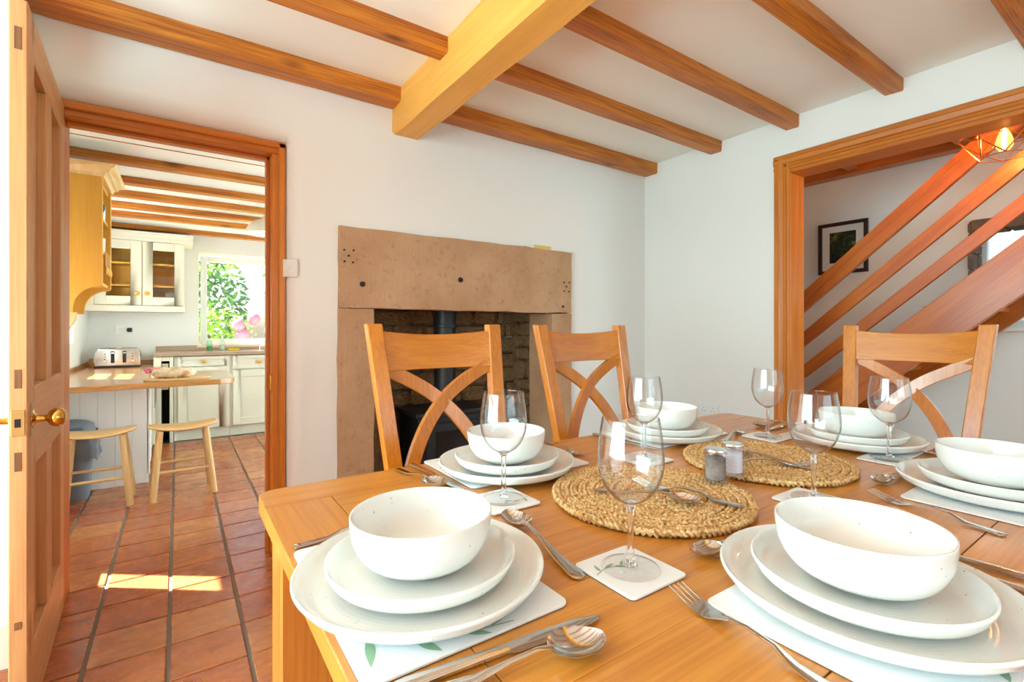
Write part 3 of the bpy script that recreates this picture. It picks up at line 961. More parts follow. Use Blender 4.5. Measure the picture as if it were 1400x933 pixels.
tw.loft([[(-.03 + .055 * k / 9 + dx * .012, .0 + .008 * math.sin(k * 2.2) + q, z) for k in range(10)] + [(-.03 + .055 * k / 9 + dx * .012, .006 + .008 * math.sin(k * 2.2) + q, z) for k in range(9, -1, -1)] for z, dx, q in ((0, 0, 0), (-.08, .2, .003), (-.17, -.3, 0), (-.25, .1, -.002))])
tag(tw.build('tea_towel', TOWEL, None, (-.10, GY + .012, .765), smooth=True, angle=60), 'cream striped tea towel hanging in the dark slot', 'towel')
sd = thing('side_cabinet', 'cream cabinet doors with wooden knobs behind the breakfast bar panel', 'cabinet', (-.185, 5.2, 0), PI / 2)
for x0, x1, kx in ((-.05, .20, -.02), (.21, .46, .43)):
    shaker_front('door', sd, x0, x1, .11, KW - .045, 0.0, .05, kn=(kx, .62 if kx < 0 else .56))
MB().box(-.05, .47, .003, .45, .05, KW - .038).build('carcass', CREAM, sd)

gt = thing('granite_worktop', 'speckled brown granite worktop with upstand under the window', 'worktop', (-.19, GY - .02, .835))
MB().box(0, 1.35, 0, .60, 0, .033).build('slab', GRANITE, gt, bevel=.004)
MB().box(0, 1.35, .575, .598, .033, .085).build('upstand', GRANITE, gt, bevel=.003)

wc = thing('wall_cabinet', 'cream wall cabinet with two glazed doors and cornice', 'cabinet', (-.29, 6.02, 0))
MB().box(-.44, .35, .265, .28, 1.27, 1.97).box(-.44, -.42, 0, .265, 1.27, 1.97).box(.33, .35, 0, .265, 1.27, 1.97).box(-.42, .33, 0, .265, 1.27, 1.29).box(-.42, .33, 0, .265, 1.95, 1.97).build('carcass', CREAM, wc)
MB().box(-.42, .33, .255, .264, 1.29, 1.95).build('lining', YPINE[2], wc)
for z in (1.52, 1.74):
    MB().box(-.42, .33, .03, .255, z, z + .018).build('shelf', YPINE[0], wc)
shaker_front('door', wc, -.36, -.003, 1.335, 1.965, 0, .085, True, kn=(-.04, 1.45))
shaker_front('door', wc, .003, .345, 1.335, 1.965, 0, .082, True, kn=(.04, 1.45))
MB().box(-.44, .35, -.018, 0, 1.27, 1.33).build('base_rail', CREAM, wc, bevel=.003)
MB().box(-.44, -.362, -.018, 0, 1.33, 1.97).build('end_stile', CREAM, wc, bevel=.003)
cn = [(-.0, 1.965), (-.022, 1.97), (-.03, 1.99), (-.045, 2.005), (-.05, 2.03), (-.07, 2.045), (-.07, 2.055), (.28, 2.055), (.28, 1.965)]
MB().loft([[(x, y, z) for y, z in cn] for x in (-.44, .42)]).build('cornice', CREAM, wc)

pr = thing('pine_shelf_unit', 'honey pine wall shelf unit with cornice and curved bracket ends', 'shelf', (-.728, 3.50, 0))
sp = [(0, 1.95), (.385, 1.95), (.385, 1.345), (.37, 1.335)] + [(.37 - .11 * math.sin(a), 1.335 - .125 * (1 - math.cos(a))) for a in [PI / 2 * k / 8 for k in range(1, 9)]] + [(.26, 1.19), (0, 1.19)]
for y in (0, .41):
    o = MB(); o.loft([[(x - .19, -.011, z - 1.56) for x, z in sp], [(x - .19, .011, z - 1.56) for x, z in sp]])
    o.build('side_panel', YPINE[2], pr, (.19, y + .011, 1.56), bevel=.002, bseg=1)
MB().box(0, .015, .022, .41, 1.17, 1.95).build('back_panel', YPINE[2], pr)
for z in (1.36, 1.55, 1.74, 1.93):
    MB().box(0, .37, .022, .41, z - .009, z + .009).build('shelf', YPINE[0], pr)
ck = [(0, 1.945), (.39, 1.945), (.40, 1.965), (.415, 1.972), (.42, 1.985), (.44, 1.995), (.45, 2.01), (0, 2.01)]
cm = MB()
def offs(x, z): 
    d = max(0, x - .385); return d
cm.loft([[(x, -offs(x, z), z) for x, z in ck], [(x, .432 + offs(x, z), z) for x, z in ck]])
cm.build('cornice', STOOLW[1], pr)
MB().loft([[(0, y, 1.19), (.275, y, 1.19), (.27, y, 1.15), (.24, y, 1.09), (.18, y, 1.06), (0, y, 1.05)] for y in (.0, .05)]).build('corbel', STOOLW[2], pr, bevel=.003)
for q, (zz_, col, nm) in enumerate([(1.749, lin(70, 110, 160), 'blue'), (1.749, lin(226, 228, 230), 'white'), (1.559, lin(90, 150, 96), 'green'), (1.559, lin(230, 222, 206), 'cream')]):
    yy = (.10, .30)[q % 2]
    t = thing('mug', nm + ' mug standing on the honey pine wall shelf', 'mug', (-.728 + .33, 3.50 + yy, zz_), .8 + q, 'mugs on the pine wall shelf')
    MB().lathe([(0, 0), (.034, 0), (.038, .006), (.040, .085), (.037, .085), (.035, .008), (0, .006)], 24).build('cup', plain('mug_' + nm, col, .2), t, smooth=True, angle=50)
    MB().tube(cr([(.038, 0, .07), (.062, 0, .068), (.068, 0, .045), (.056, 0, .022), (.038, 0, .018)], 4), .005, 6).build('handle', bpy.data.materials['mug_' + nm], t, smooth=True)
for q in range(4):
    t = thing('wooden_spoon', ('first', 'second', 'third', 'fourth')[q] + ' wooden spoon from the doorway end of the pine shelf', 'spoon', (-.728 + .392, 3.56 + .07 * q, 1.475), 0, 'wooden spoons on the pine shelf')
    MB().tube([(0, 0, .06), (0, 0, -.03)], .005, 6).build('handle', YPINE[2], t, smooth=True)
    MB().ball((.004, 0, -.045), (.008, .018, .024), 10, 6).build('bowl', YPINE[2], t, smooth=True)

to = thing('toaster', 'brushed steel four slot toaster on the oak worktop', 'toaster', (-.46, 5.90, KW), 0.0)
tp = [(-.17, .012), (-.17, .13), (-.155, .165), (-.13, .178), (.13, .178), (.155, .165), (.17, .13), (.17, .012)]
MB().prism(tp, 1, -.12, .12).build('body', STEEL, to, bevel=.012, bseg=3)
MB().box(-.168, .168, -.118, .118, 0, .02).build('base', BLACKP, to, bevel=.004)
for x in (-.035, .05):
    s_ = MB().box(x - .014, x + .014, -.1235, -.1195, .045, .155).build('lever_slot', BLACKP, to, bevel=.003)
    MB().box(x - .009, x + .009, -.132, -.1235, .13, .145).build('lever', CHROME, s_, bevel=.002)
for x in (-.09, .11):
    for k in range(3):
        MB().lathe([(0, 0), (.005, 0), (.005, .004), (0, .005)], 10).build('button', BLACKP, to, (x, -.12, .125 - .022 * k), rot=(PI / 2, 0, 0))
    MB().lathe([(0, 0), (.013, 0), (.011, .012), (0, .013)], 16).build('dial', CHROME, to, (x, -.12, .055), rot=(PI / 2, 0, 0), smooth=True, angle=40)
for y in (-.06, .06):
    for x in (-.08, .08):
        MB().box(x - .06, x + .06, y - .012, y + .012, .1785, .1795).build('bread_slot', BLACKP, to)
ks = socket('kitchen_socket', 'white double kitchen socket above the toaster', (-.445, 6.299, 1.09), 0)
pg = MB().box(.02, .062, -.045, -.009, -.022, .022).build('plug', BLACKP, None, (-.445, 6.299, 1.09), bevel=.012)
tag(pg, 'black plug in the kitchen socket above the toaster', 'plug')

tag(MB().prism([(.20 * math.cos(a) * (1 + .12 * math.cos(a)), .085 * math.sin(a)) for a in [2 * PI * k / 28 for k in range(28)]], 2, 0, .014).build('bread_board', STOOLW[0], None, (-.02, 4.18, KW), rot=(0, 0, -.08), bevel=.004), 'oval pale wooden bread board on the breakfast bar', 'board')
bl = MB()
rings = []
for k in range(17):
    t_ = -1 + 2 * k / 16
    r = max(.004, (1 - abs(t_) ** 3.2) ** .5)
    rings.append([(t_ * .135, .048 * r * math.cos(a), .038 + .04 * r * math.sin(a) + .004 * math.sin(k * 1.9) * r) for a in [2 * PI * i / 14 for i in range(14)]])
bl.loft(rings)
tag(bl.build('bread_loaf', BREAD, None, (-.02, 4.18, KW + .012), rot=(0, 0, -.06), smooth=True, angle=80), 'floury bloomer loaf on the bread board', 'bread')
fv = thing('flower_pot', 'small pot of pink flowers behind the loaf', 'flowers', (-.16, 4.40, KW))
MB().lathe([(0, 0), (.018, 0), (.024, .04), (.021, .04), (.016, .004), (0, .004)], 16).build('pot', CERAM, fv, smooth=True, angle=50)
for k in range(9):
    a = k * 2.4; r = .012 + .0035 * k
    MB().ball((r * math.cos(a) * 1.3, r * math.sin(a), .055 + .012 * math.sin(k * 1.7)), (.013, .013, .009), 8, 5).build('blossom', ROSE, fv, smooth=True)
bx = tag(MB().lathe([(0, 0), (.03, 0), (.032, .005), (.032, .075), (.028, .08), (.028, .012), (0, .01)], 20).build('utensil_pot', BENCH[2], None, (-.655, 5.98, KW), smooth=True, angle=50), 'dark wooden pot beside the toaster', 'pot')

def bottle(label, loc, c, cap):
    t = thing('soap_bottle', label, 'bottle', loc)
    MB().lathe([(0, 0), (.026, 0), (.028, .01), (.028, .08), (.02, .105), (.010, .12), (.010, .13), (0, .13)], 16).build('body', thin_glass('bottle_' + cap, 1.0, c), t, smooth=True, angle=50)
    MB().lathe([(0, .004), (.024, .004), (.0245, .05), (0, .05)], 16).build('liquid', plain('liquid_' + cap, lin(60, 150, 90) if cap == 'red' else lin(210, 226, 214), .3), t, smooth=True, angle=50)
    MB().lathe([(0, .13), (.011, .13), (.009, .155), (.005, .17), (0, .17)], 12).build('cap', plain('cap_' + cap, lin(150, 50, 50) if cap == 'red' else lin(230, 230, 226), .4), t, smooth=True, angle=50)
bottle('green washing up liquid bottle on the granite worktop', (.28, 6.12, .868), (.75, .95, .8, 1), 'red')
bottle('clear soap bottle with white cap on the granite worktop', (.40, 6.16, .868), (.9, .95, .92, 1), 'white')
sg = thing('sponge', 'yellow washing up sponge on the granite worktop', 'sponge', (.50, 6.05, .868), .1)
MB().box(-.05, .05, -.032, .032, 0, .022).build('foam', plain('sponge_yellow', lin(240, 196, 60), .95), sg, bevel=.004)
MB().box(-.05, .05, -.032, .032, .022, .029).build('scourer', plain('scourer_green', lin(180, 170, 60), .95), sg, bevel=.002)
tp_ = thing('kitchen_tap', 'chrome swan neck kitchen tap at the window', 'tap', (.86, 6.18, .868))
MB().tube(cr([(0, 0, 0), (0, 0, .16), (-.01, -.02, .24), (-.03, -.07, .27), (-.045, -.12, .25), (-.05, -.135, .19)], 6), .010, 10).build('spout', CHROME, tp_, smooth=True)
MB().lathe([(0, 0), (.026, 0), (.024, .03), (.012, .05), (0, .05)], 18).build('base', CHROME, tp_, smooth=True, angle=40)
MB().tube([(-.09, 0, 0), (-.09, 0, .06)], .010, 10).tube([(-.09, -.02, .065), (-.09, .02, .065)], .006, 8).build('lever', CHROME, tp_, smooth=True)

kl = thing('kitchen_pendant', 'cream dome pendant lamp hanging in the kitchen', 'lamp', (.64, 4.72, 1.93))
MB().lathe([(.165, 0), (.16, .03), (.14, .07), (.10, .105), (.055, .125), (.03, .135), (.03, .16), (0, .162), (0, .155), (.026, .15), (.026, .13), (.05, .12), (.096, .10), (.136, .066), (.156, .03), (.161, 0)], 36, closed=True).build('shade', plain('shade_cream', lin(240, 236, 222), .35), kl, smooth=True, angle=50)
MB().tube([(0, 0, .155), (0, 0, .25)], .003, 6).build('cord', WHITE, kl)
MB().ball((0, 0, .06), (.03, .03, .038), 16, 10).build('bulb', glow('kitchen_bulb', (1, .93, .8, 1), 12), kl, smooth=True)

bn = thing('pedal_bin', 'grey plastic bin with rounded lid and bag hanging out, by the panelled unit', 'bin', (-.585, 4.205, 0))
def rr(w, d, z, n=6, r=.05):
    out = []
    for cx, cy, a0 in ((w - r, d - r, 0), (-w + r, d - r, PI / 2), (-w + r, -d + r, PI), (w - r, -d + r, 1.5 * PI)):
        out += [(cx + r * math.cos(a0 + PI / 2 * k / n), cy + r * math.sin(a0 + PI / 2 * k / n), z) for k in range(n + 1)]
    return out
MB().loft([rr(.105, .095, 0), rr(.115, .105, .15), rr(.128, .115, .40)]).build('body', GREYP, bn, smooth=True, angle=50)
MB().loft([rr(.132, .12, .40), rr(.132, .12, .43), rr(.125, .11, .47, r=.06), rr(.095, .08, .495, r=.06), rr(.062, .052, .505, r=.05)]).build('lid', GREYP, bn, smooth=True, angle=50)
MB().loft([rr(.10, .004, .425, r=.002), rr(.085, .004, .475, r=.002)], Matrix.Translation((0, -.122, 0))).build('flap', GREYD, bn, smooth=True)
bg_ = MB()
rg = []
for k in range(7):
    z = .42 - .16 * k / 6
    rg.append([(x * (1.06 + .05 * math.sin(i * 2.1 + k)) + .02 * k / 6, y * (1.08 + .06 * math.sin(i * 1.7 + k * 1.3)), z + .012 * math.sin(i * .9)) for i, (x, y, _) in enumerate(rr(.13, .118, 0))])
bg_.loft(rg, cap=False)
bg_.build('bag', BAG, bn, smooth=True, angle=80)

# stools
def make_stool():
    t = thing('stool', 'pale beech stool with saddle seat beside the bin', 'stool', (-.41, 3.945, 0), 0, 'beech stools at the breakfast bar')
    rings = []
    for k in range(17):
        u = -1 + 2 * k / 16
        x = .19 * u; dip = .028 * u * u
        w = .125 * (1 - .55 * abs(u) ** 3.5)
        z0 = .426 + dip
        th_ = .034 * (1 - .35 * abs(u) ** 4)
        rings.append([(x, w * math.cos(a), z0 + th_ / 2 + th_ / 2 * math.sin(a) * (1 if abs(math.sin(a)) < .5 else 1)) for a in [2 * PI * i / 16 for i in range(16)]])
    # squarer edge
    MB().loft(rings).build('seat', STOOLW[0], t, smooth=True, angle=60)
    for sx in (-1, 1):
        for sy in (-1, 1):
            MB().tube([(.125 * sx, .07 * sy, .437), (.168 * sx, .115 * sy, 0)], [.016, .0205], 10).build('leg', STOOLW[2], t, smooth=True, angle=50)
    for sy, z in ((-1, .175), (1, .20)):
        f = (.437 - z) / .437
        x = .125 + .043 * f; y = .07 + .045 * f
        MB().tube([(-x, y * sy, z), (x, y * sy, z)], [.0095, .0095], 8).build('stretcher', STOOLW[0], t, smooth=True)
    return t
s1 = make_stool()
s2 = copy_tree(s1); s2.location = (.03, 3.935, 0); s2.rotation_euler = (0, 0, .06)
s2['label'] = 'pale beech stool with saddle seat in front of the open tiled floor'

# ================================================================== DINING TABLE
K = 0.9545
TZ = 0.785
TX_0, TX_1, TY_0, TY_1 = 0.124, 1.699, 0.0955, 1.0500
table = thing('dining_table', 'solid oak dining table laid for six', 'table', ((TX_0 + TX_1) / 2, (TY_0 + TY_1) / 2, 0))
hx, hy = (TX_1 - TX_0) / 2, (TY_1 - TY_0) / 2
th_ = .030
EB, SB = .115, .105
def plank(x0, x1, y0, y1, ax, corner=None, nm='plank', g_=.0007, bv=.0018):
    c = ((x0 + x1) / 2, (y0 + y1) / 2)
    a, b = (x1 - x0) / 2 - g_, (y1 - y0) / 2 - g_
    poly = []
    for sx, sy in ((1, 1), (-1, 1), (-1, -1), (1, -1)):
        if corner and (sx, sy) in corner:
            r = .035
            a0 = {(1, 1): 0, (-1, 1): PI / 2, (-1, -1): PI, (1, -1): 1.5 * PI}[(sx, sy)]
            poly += [(sx * (a - r) + r * math.cos(a0 + PI / 2 * k / 6), sy * (b - r) + r * math.sin(a0 + PI / 2 * k / 6)) for k in range(7)]
        else: poly.append((sx * a, sy * b))
    return MB().prism(poly, 2, -th_ / 2, th_ / 2).build(nm, OAK[ax], table, (c[0], c[1], TZ - th_ / 2), bevel=bv, bseg=2)
plank(-hx, hx, hy - SB, hy, 0, [(1, 1), (-1, 1)])
plank(-hx, hx, -hy, -hy + SB, 0, [(1, -1), (-1, -1)])
plank(-hx, -hx + EB, -hy + SB, hy - SB, 1)
plank(hx - EB, hx, -hy + SB, hy - SB, 1)
n = 6
for k in range(n):
    y0 = -hy + SB + (2 * hy - 2 * SB) * k / n; y1 = -hy + SB + (2 * hy - 2 * SB) * (k + 1) / n
    plank(-hx + EB, hx - EB, y0, y1, 0, None, 'plank', .0001 if 0 < k < n - 1 else .0003, .0004)
for sx in (-1, 1):
    for sy in (-1, 1):
        bar('leg', OAK, table, sx * (hx - .07) - .045, sx * (hx - .07) + .045, sy * (hy - .07) - .045, sy * (hy - .07) + .045, 0, TZ - th_, .004)
    bar('apron', OAK, table, sx * (hx - .07) - .012, sx * (hx - .07) + .012, -hy + .115, hy - .115, TZ - th_ - .09, TZ - th_, .002)
    bar('apron', OAK, table, -hx + .115, hx - .115, sx * (hy - .07) - .012, sx * (hy - .07) + .012, TZ - th_ - .09, TZ - th_, .002)

# ---- tableware prototypes (meshes shared by the copies)
def rounded(w, d, r, n=5):
    return [p[:2] for p in rr(w, d, 0, n, r)]
def lathe_mesh(name, prof, seg, mat, angle=60):
    me = MB().lathe(prof, seg).mesh(name, 0, True, 2, angle)
    me.materials.append(mat)
    return me
def smooth_prof(pts, n=5):
    return [(max(0.0, p.x), p.z) for p in cr([(a, 0, b) for a, b in pts], n)]
def plate_prof(R, h):
    return [(0, .007), (R * .45, .007)] + smooth_prof([(R * .68, .0072), (R * .82, .0085), (R * .92, .0155), (R * .972, h - .002), (R * .988, h), (R, h - .0025), (R * .985, h - .007), (R * .93, .0095), (R * .82, .0035), (R * .66, .0012)], 4) + [(R * .62, 0), (R * .59, 0), (R * .57, .002), (0, .002)]
DINNER = lathe_mesh('dinner_plate', plate_prof(.150, .026), 72, CERAM)
SIDE = lathe_mesh('side_plate', plate_prof(.1145, .027), 64, CERAM)
BOWLP = [(0, .006), (.035, .006)] + smooth_prof([(.050, .008), (.068, .017), (.079, .034), (.0830, .052), (.0838, .0625), (.0850, .064), (.0862, .0625), (.0855, .050), (.0815, .031), (.070, .013), (.055, .0035)], 4) + [(.046, 0), (.043, 0), (.041, .003), (0, .003)]
BOWL = lathe_mesh('bowl', BOWLP, 64, CERAM)
GB = smooth_prof([(.0045, .083), (.012, .086), (.024, .094), (.035, .108), (.0415, .128), (.0425, .146), (.041, .165), (.0385, .182), (.0365, .195)], 4)
GBI = [(max(0, r - .0011), z) for r, z in reversed(GB)][:-4]
GBOWL = lathe_mesh('bowl', GB + [(.0362, .1956)] + GBI + [(0, .0875)], 48, WINEG, 80)
GSTEM = lathe_mesh('stem', [(0, .003)] + smooth_prof([(.009, .0045), (.0055, .010), (.0046, .022), (.0041, .05), (.0046, .072), (.0070, .082), (.011, .0862)], 4) + [(0, .0872)], 20, GLASS, 80)
GFOOT = lathe_mesh('foot', [(0, 0), (.036, 0), (.0378, .0010), (.0372, .0019)] + smooth_prof([(.030, .0026), (.018, .0036), (.009, .0050)], 3) + [(0, .0052)], 48, FOOTG, 60)
PMAT = MB().prism(rounded(.158, .118, .012), 2, .0012, .0040).mesh('placemat', .0006)
PMAT.materials.append(MATW)
PMATB = MB().prism(rounded(.1575, .1175, .012), 2, 0, .0012).mesh('backing'); PMATB.materials.append(CORK)
CST = MB().prism(rounded(.051, .051, .007), 2, .0012, .0042).mesh('coaster', .0006); CST.materials.append(MATW)
CSTB = MB().prism(rounded(.0505, .0505, .007), 2, 0, .0012).mesh('backing'); CSTB.materials.append(CORK)
def leaf_poly(x, y, a, L, w):
    pts = []
    for k in range(7):
        t = k / 6; pts.append((L * t, w * math.sin(PI * t ** .8)))
    for k in range(5, 0, -1):
        t = k / 6; pts.append((L * t, -w * .7 * math.sin(PI * t ** .8)))
    ca, sa = math.cos(a), math.sin(a)
    return [(x + p * ca - q * sa, y + p * sa + q * ca) for p, q in pts]
def sprig(stem, leaves, z):
    s = MB()
    P = cr([(a, b, z) for a, b in stem], 6)
    for a, b in zip(P[:-1], P[1:]):
        d = (b - a).normalized(); nn = Vector((-d.y, d.x, 0)) * .0009
        s.add([a - nn, b - nn, b + nn, a + nn], [(0, 1, 2, 3)])
    ms = s.mesh('stem_print'); ms.materials.append(STEMP)
    mls = []
    for lf in leaves:
        q = leaf_poly(*lf)
        ml = MB().add([(x, y, z + .00005) for x, y in q], [tuple(range(len(q)))]).mesh('leaf_print'); ml.materials.append(LEAFP)
        mls.append(ml)
    return ms, mls
MS, ML = sprig([(.00, -.117), (.05, -.108), (.095, -.092), (.128, -.052), (.140, -.005), (.150, .045)],
               [(.018, -.115, 1.2, .040, .0055), (.045, -.109, .15, .048, .0065), (.070, -.102, 1.9, .034, .005), (.092, -.093, -.25, .045, .006), (.112, -.076, 2.2, .052, .0075),
                (.126, -.055, .55, .030, .006), (.134, -.032, 2.0, .046, .007), (.139, -.008, .95, .028, .005), (.145, .02, 2.1, .040, .006), (-.050, -.112, .5, .045, .006), (-.085, -.114, 2.4, .035, .005), (-.12, -.112, .9, .04, .005)], .0042)
MS2, ML2 = sprig([(-.046, .012), (-.025, .018), (.0, .012)], [(-.036, .016, 1.3, .018, .003), (-.026, .018, .2, .02, .003), (-.012, .016, -.6, .018, .003), (-.002, .013, .6, .014, .0025)], .0044)

def cutlery_meshes():
    out = {}
    def strip(stations, thick):
        """stations: (x, half width, z) -> closed slab"""
        rings = []
        for x, w, z in stations:
            rings.append([(x, -w, z - thick * .2), (x, -w * .55, z - thick * .5), (x, w * .55, z - thick * .5), (x, w, z - thick * .2), (x, w, z + thick * .2), (x, w * .55, z + thick * .5), (x, -w * .55, z + thick * .5), (x, -w, z + thick * .2)])
        return MB().loft(rings)
    # handles run to +x; working end at the origin
    hnd = lambda L0, L, z0: strip([(L0, .0032, z0), (L0 + .02, .0030, z0 + .0025), (L0 + .05, .0036, z0 + .001), (L - .05, .0062, .0035), (L - .012, .0088, .0026), (L - .003, .0075, .0024), (L, .003, .0024)], .0028)
    h = hnd(.075, .195, .010).mesh('handle', 0, True); h.materials.append(STEEL)
    hd = MB()
    hd2 = strip([(.030, .0122, .0045), (.042, .0126, .0024), (.055, .0110, .0030), (.066, .0065, .0065), (.078, .0032, .0102)], .0020)
    hd.add(hd2.v, hd2.f)
    for k in range(4):
        yy = -.0104 + .00693 * k
        s = strip([(.0, .0009, .0115), (.010, .0013, .0090), (.022, .0016, .0060), (.034, .0018, .0040)], .0019)
        hd.add([(a, b + yy, c) for a, b, c in s.v], s.f)
    m = hd.mesh('tines', 0, True, 2, 50); m.materials.append(STEEL)
    out['fork'] = [('handle', h), ('tines', m)]
    def spoon(a, b, L):
        g = MB(); v = []; f = []
        NU, NV = 14, 10
        for side in (0, 1):
            for i in range(NU + 1):
                for j in range(NV + 1):
                    th = PI * i / NU; u = math.cos(th); w = b * math.sin(th) * (1 - .12 * u)
                    x = a * (1 - u); y = w * (-1 + 2 * j / NV)
                    rr_ = min(1, u * u + ((y / b) ** 2))
                    z = .0125 - .0105 * (1 - rr_) ** .8 - (.0011 if side == 0 else 0) * 1.0
                    v.append((x, y, z))
        o_ = (NU + 1) * (NV + 1)
        for i in range(NU):
            for j in range(NV):
                q = i * (NV + 1) + j
                f.append((q, q + 1, q + NV + 2, q + NV + 1))
                f.append((q + o_, q + NV + 1 + o_, q + NV + 2 + o_, q + 1 + o_))
        for i in range(NU):
            for j in (0, NV):
                q = i * (NV + 1) + j
                f.append((q, q + NV + 1, q + NV + 1 + o_, q + o_))
        g.add(v, f)
        mm = g.mesh('bowl', 0, True, 2, 70); mm.materials.append(STEEL)
        hh = strip([(2 * a - .004, .0045, .0122), (2 * a + .012, .0030, .0142), (2 * a + .04, .0033, .0105), (L - .05, .0060, .0040), (L - .012, .0085, .0026), (L - .003, .0072, .0024), (L, .003, .0024)], .0028).mesh('handle', 0, True)
        hh.materials.append(STEEL)
        return [('handle', hh), ('bowl', mm)]
    out['soup_spoon'] = spoon(.0305, .0235, .185)
    out['dessert_spoon'] = spoon(.028, .0185, .185)
    bl = strip([(0, .001, .0032), (.006, .0050, .0032), (.03, .0088, .0032), (.07, .0098, .0032), (.105, .0088, .0034), (.115, .0050, .0036)], .0016).mesh('blade', 0, True); bl.materials.append(STEEL)
    hk = strip([(.112, .0050, .0040), (.125, .0056, .0042), (.17, .0066, .0044), (.212, .0082, .0042), (.220, .0072, .0042), (.224, .004, .0042)], .0062).mesh('handle', 0, True); hk.materials.append(STEEL)
    out['table_knife'] = [('handle', hk), ('blade', bl)]
    return out
CUT = cutlery_meshes()
def cutlery(kind, tip, end, label, z=TZ + .0006, anchor='tip'):
    tip = Vector((tip[0] * K, tip[1] * K)); end = Vector((end[0] * K, end[1] * K))
    d = end - tip; a = math.atan2(d.y, d.x)
    L = {'fork': .195, 'soup_spoon': .185, 'dessert_spoon': .185, 'table_knife': .224}[kind]
    o = tip if anchor == 'tip' else end - d.normalized() * L
    t = thing(kind, label, 'knife' if 'knife' in kind else 'fork' if kind == 'fork' else 'spoon', (o.x, o.y, z), a)
    for nm, me in CUT[kind]: put(nm, me, t)
    return t

SEATS = {  # centre of plates, mat centre, mat turn, glass, phrase
    'A': ((.2500, .5570), (.250, .574), PI / 2 * -1, (.5065, .450), 'at the table end by the door'),
    'B': ((.6005, .8900), (.632, .940), PI, (.512, .770), 'facing the chair by the stove'),
    'C': ((1.1730, .9050), (1.200, .940), PI, (.968, .815), 'facing the chair by the bare wall'),
    'D': ((1.5150, .5500), (1.565, .5727), PI / 2, (1.472, .768), 'facing the pale chair'),
    'E': ((1.2720, .2330), (1.262, .2150), 0, (1.466, .461), 'on the chairless side nearer the stairs'),
    'F': ((.6500, .2315), (.652, .2130), 0, (1.000, .434), 'on the chairless side nearer the door'),
}
for key, (pc, mc, rz, gl, ph) in SEATS.items():
    m = tag(put('placemat', PMAT, None, (mc[0], mc[1], TZ), (0, 0, rz)), 'white placemat with leaf sprigs ' + ph, 'placemat', 'white leaf placemats')
    put('backing', PMATB, m); put('stem_print', MS, m); [put('leaf_print', q, m) for q in ML]
    z = TZ + .0044
    tag(put('dinner_plate', DINNER, None, (pc[0], pc[1], z), (0, 0, random.random() * 6)), 'large white speckled dinner plate ' + ph, 'plate', 'white dinner plates')
    z += .0105
    tag(put('side_plate', SIDE, None, (pc[0], pc[1], z), (0, 0, random.random() * 6)), 'smaller white plate under the bowl ' + ph, 'plate', 'white side plates')
    z += .0120
    tag(put('bowl', BOWL, None, (pc[0], pc[1] + .002, z), (0, 0, random.random() * 6)), 'white speckled bowl ' + ph, 'bowl', 'white bowls')
    g = (gl[0] * K, gl[1] * K)
    c = tag(put('coaster', CST, None, (g[0] - .002, g[1], TZ), (0, 0, {'A': 0, 'B': PI, 'C': PI, 'D': PI / 2, 'E': 0, 'F': 0}[key])), 'white leaf coaster under the wine glass ' + ph, 'coaster', 'white leaf coasters')
    put('backing', CSTB, c); put('stem_print', MS2, c); [put('leaf_print', q, c) for q in ML2]
    w = thing('wine_glass', 'clear wine glass ' + ph, 'wine glass', (g[0], g[1], TZ + .0047), random.random() * 6, 'wine glasses')
    put('bowl', GBOWL, w); put('stem', GSTEM, w); put('foot', GFOOT, w)

for kind, tip, end, anc, what, key in [
    ('table_knife', (.393, .396), (.162, .420), 'tip', 'steel table knife right of the placemat', 'A'),
    ('soup_spoon', (.366, .362), (.222, .390), 'tip', 'round steel soup spoon beside the knife', 'A'),
    ('fork', (.36, .790), (.142, .782), 'end', 'steel fork left of the placemat', 'A'),
    ('dessert_spoon', (.472, .700), (.434, .470), 'end', 'steel dessert spoon across the top of the placemat', 'A'),
    ('table_knife', (.478, .860), (.462, 1.092), 'tip', 'steel table knife right of the placemat', 'B'),
    ('soup_spoon', (.447, .900), (.420, 1.085), 'end', 'round steel soup spoon beside the knife', 'B'),
    ('fork', (.858, .905), (.866, 1.09), 'tip', 'steel fork left of the placemat', 'B'),
    ('fork', (.556, .838), (.75, .820), 'tip', 'steel dessert fork across the top of the placemat', 'B'),
    ('table_knife', (1.072, .855), (1.058, 1.09), 'tip', 'steel table knife right of the placemat', 'C'),
    ('fork', (1.505, .862), (1.31, .812), 'tip', 'steel dessert fork across the top of the placemat', 'C'),
    ('soup_spoon', (1.585, .862), (1.765, .880), 'tip', 'round steel soup spoon beside the knife', 'D'),
    ('table_knife', (1.545, .815), (1.775, .828), 'tip', 'steel table knife right of the placemat', 'D'),
    ('fork', (1.590, .425), (1.78, .415), 'tip', 'steel fork left of the placemat', 'D'),
    ('fork', (1.128, .385), (1.075, .165), 'tip', 'steel fork left of the placemat', 'E'),
    ('dessert_spoon', (1.205, .402), (1.40, .395), 'tip', 'steel dessert spoon across the top of the placemat', 'E'),
    ('fork', (.510, .380), (.484, .180), 'tip', 'steel fork left of the placemat', 'F'),
    ('dessert_spoon', (.605, .424), (.79, .388), 'tip', 'steel dessert spoon across the top of the placemat', 'F'),
    ('table_knife', (.905, .355), (.916, .12), 'tip', 'steel table knife right of the placemat', 'F'),
    ('soup_spoon', (.874, .31), (.872, .125), 'tip', 'round steel soup spoon beside the knife', 'F')]:
    o = cutlery(kind, tip, end, what + ', ' + SEATS[key][4], anchor=anc)
    if key == 'A' and kind == 'dessert_spoon':
        d = Vector((math.cos(o.rotation_euler.z), math.sin(o.rotation_euler.z), 0)); o.location -= d * .185 * .2; o.scale = (1.2, 1.2, 1.2)

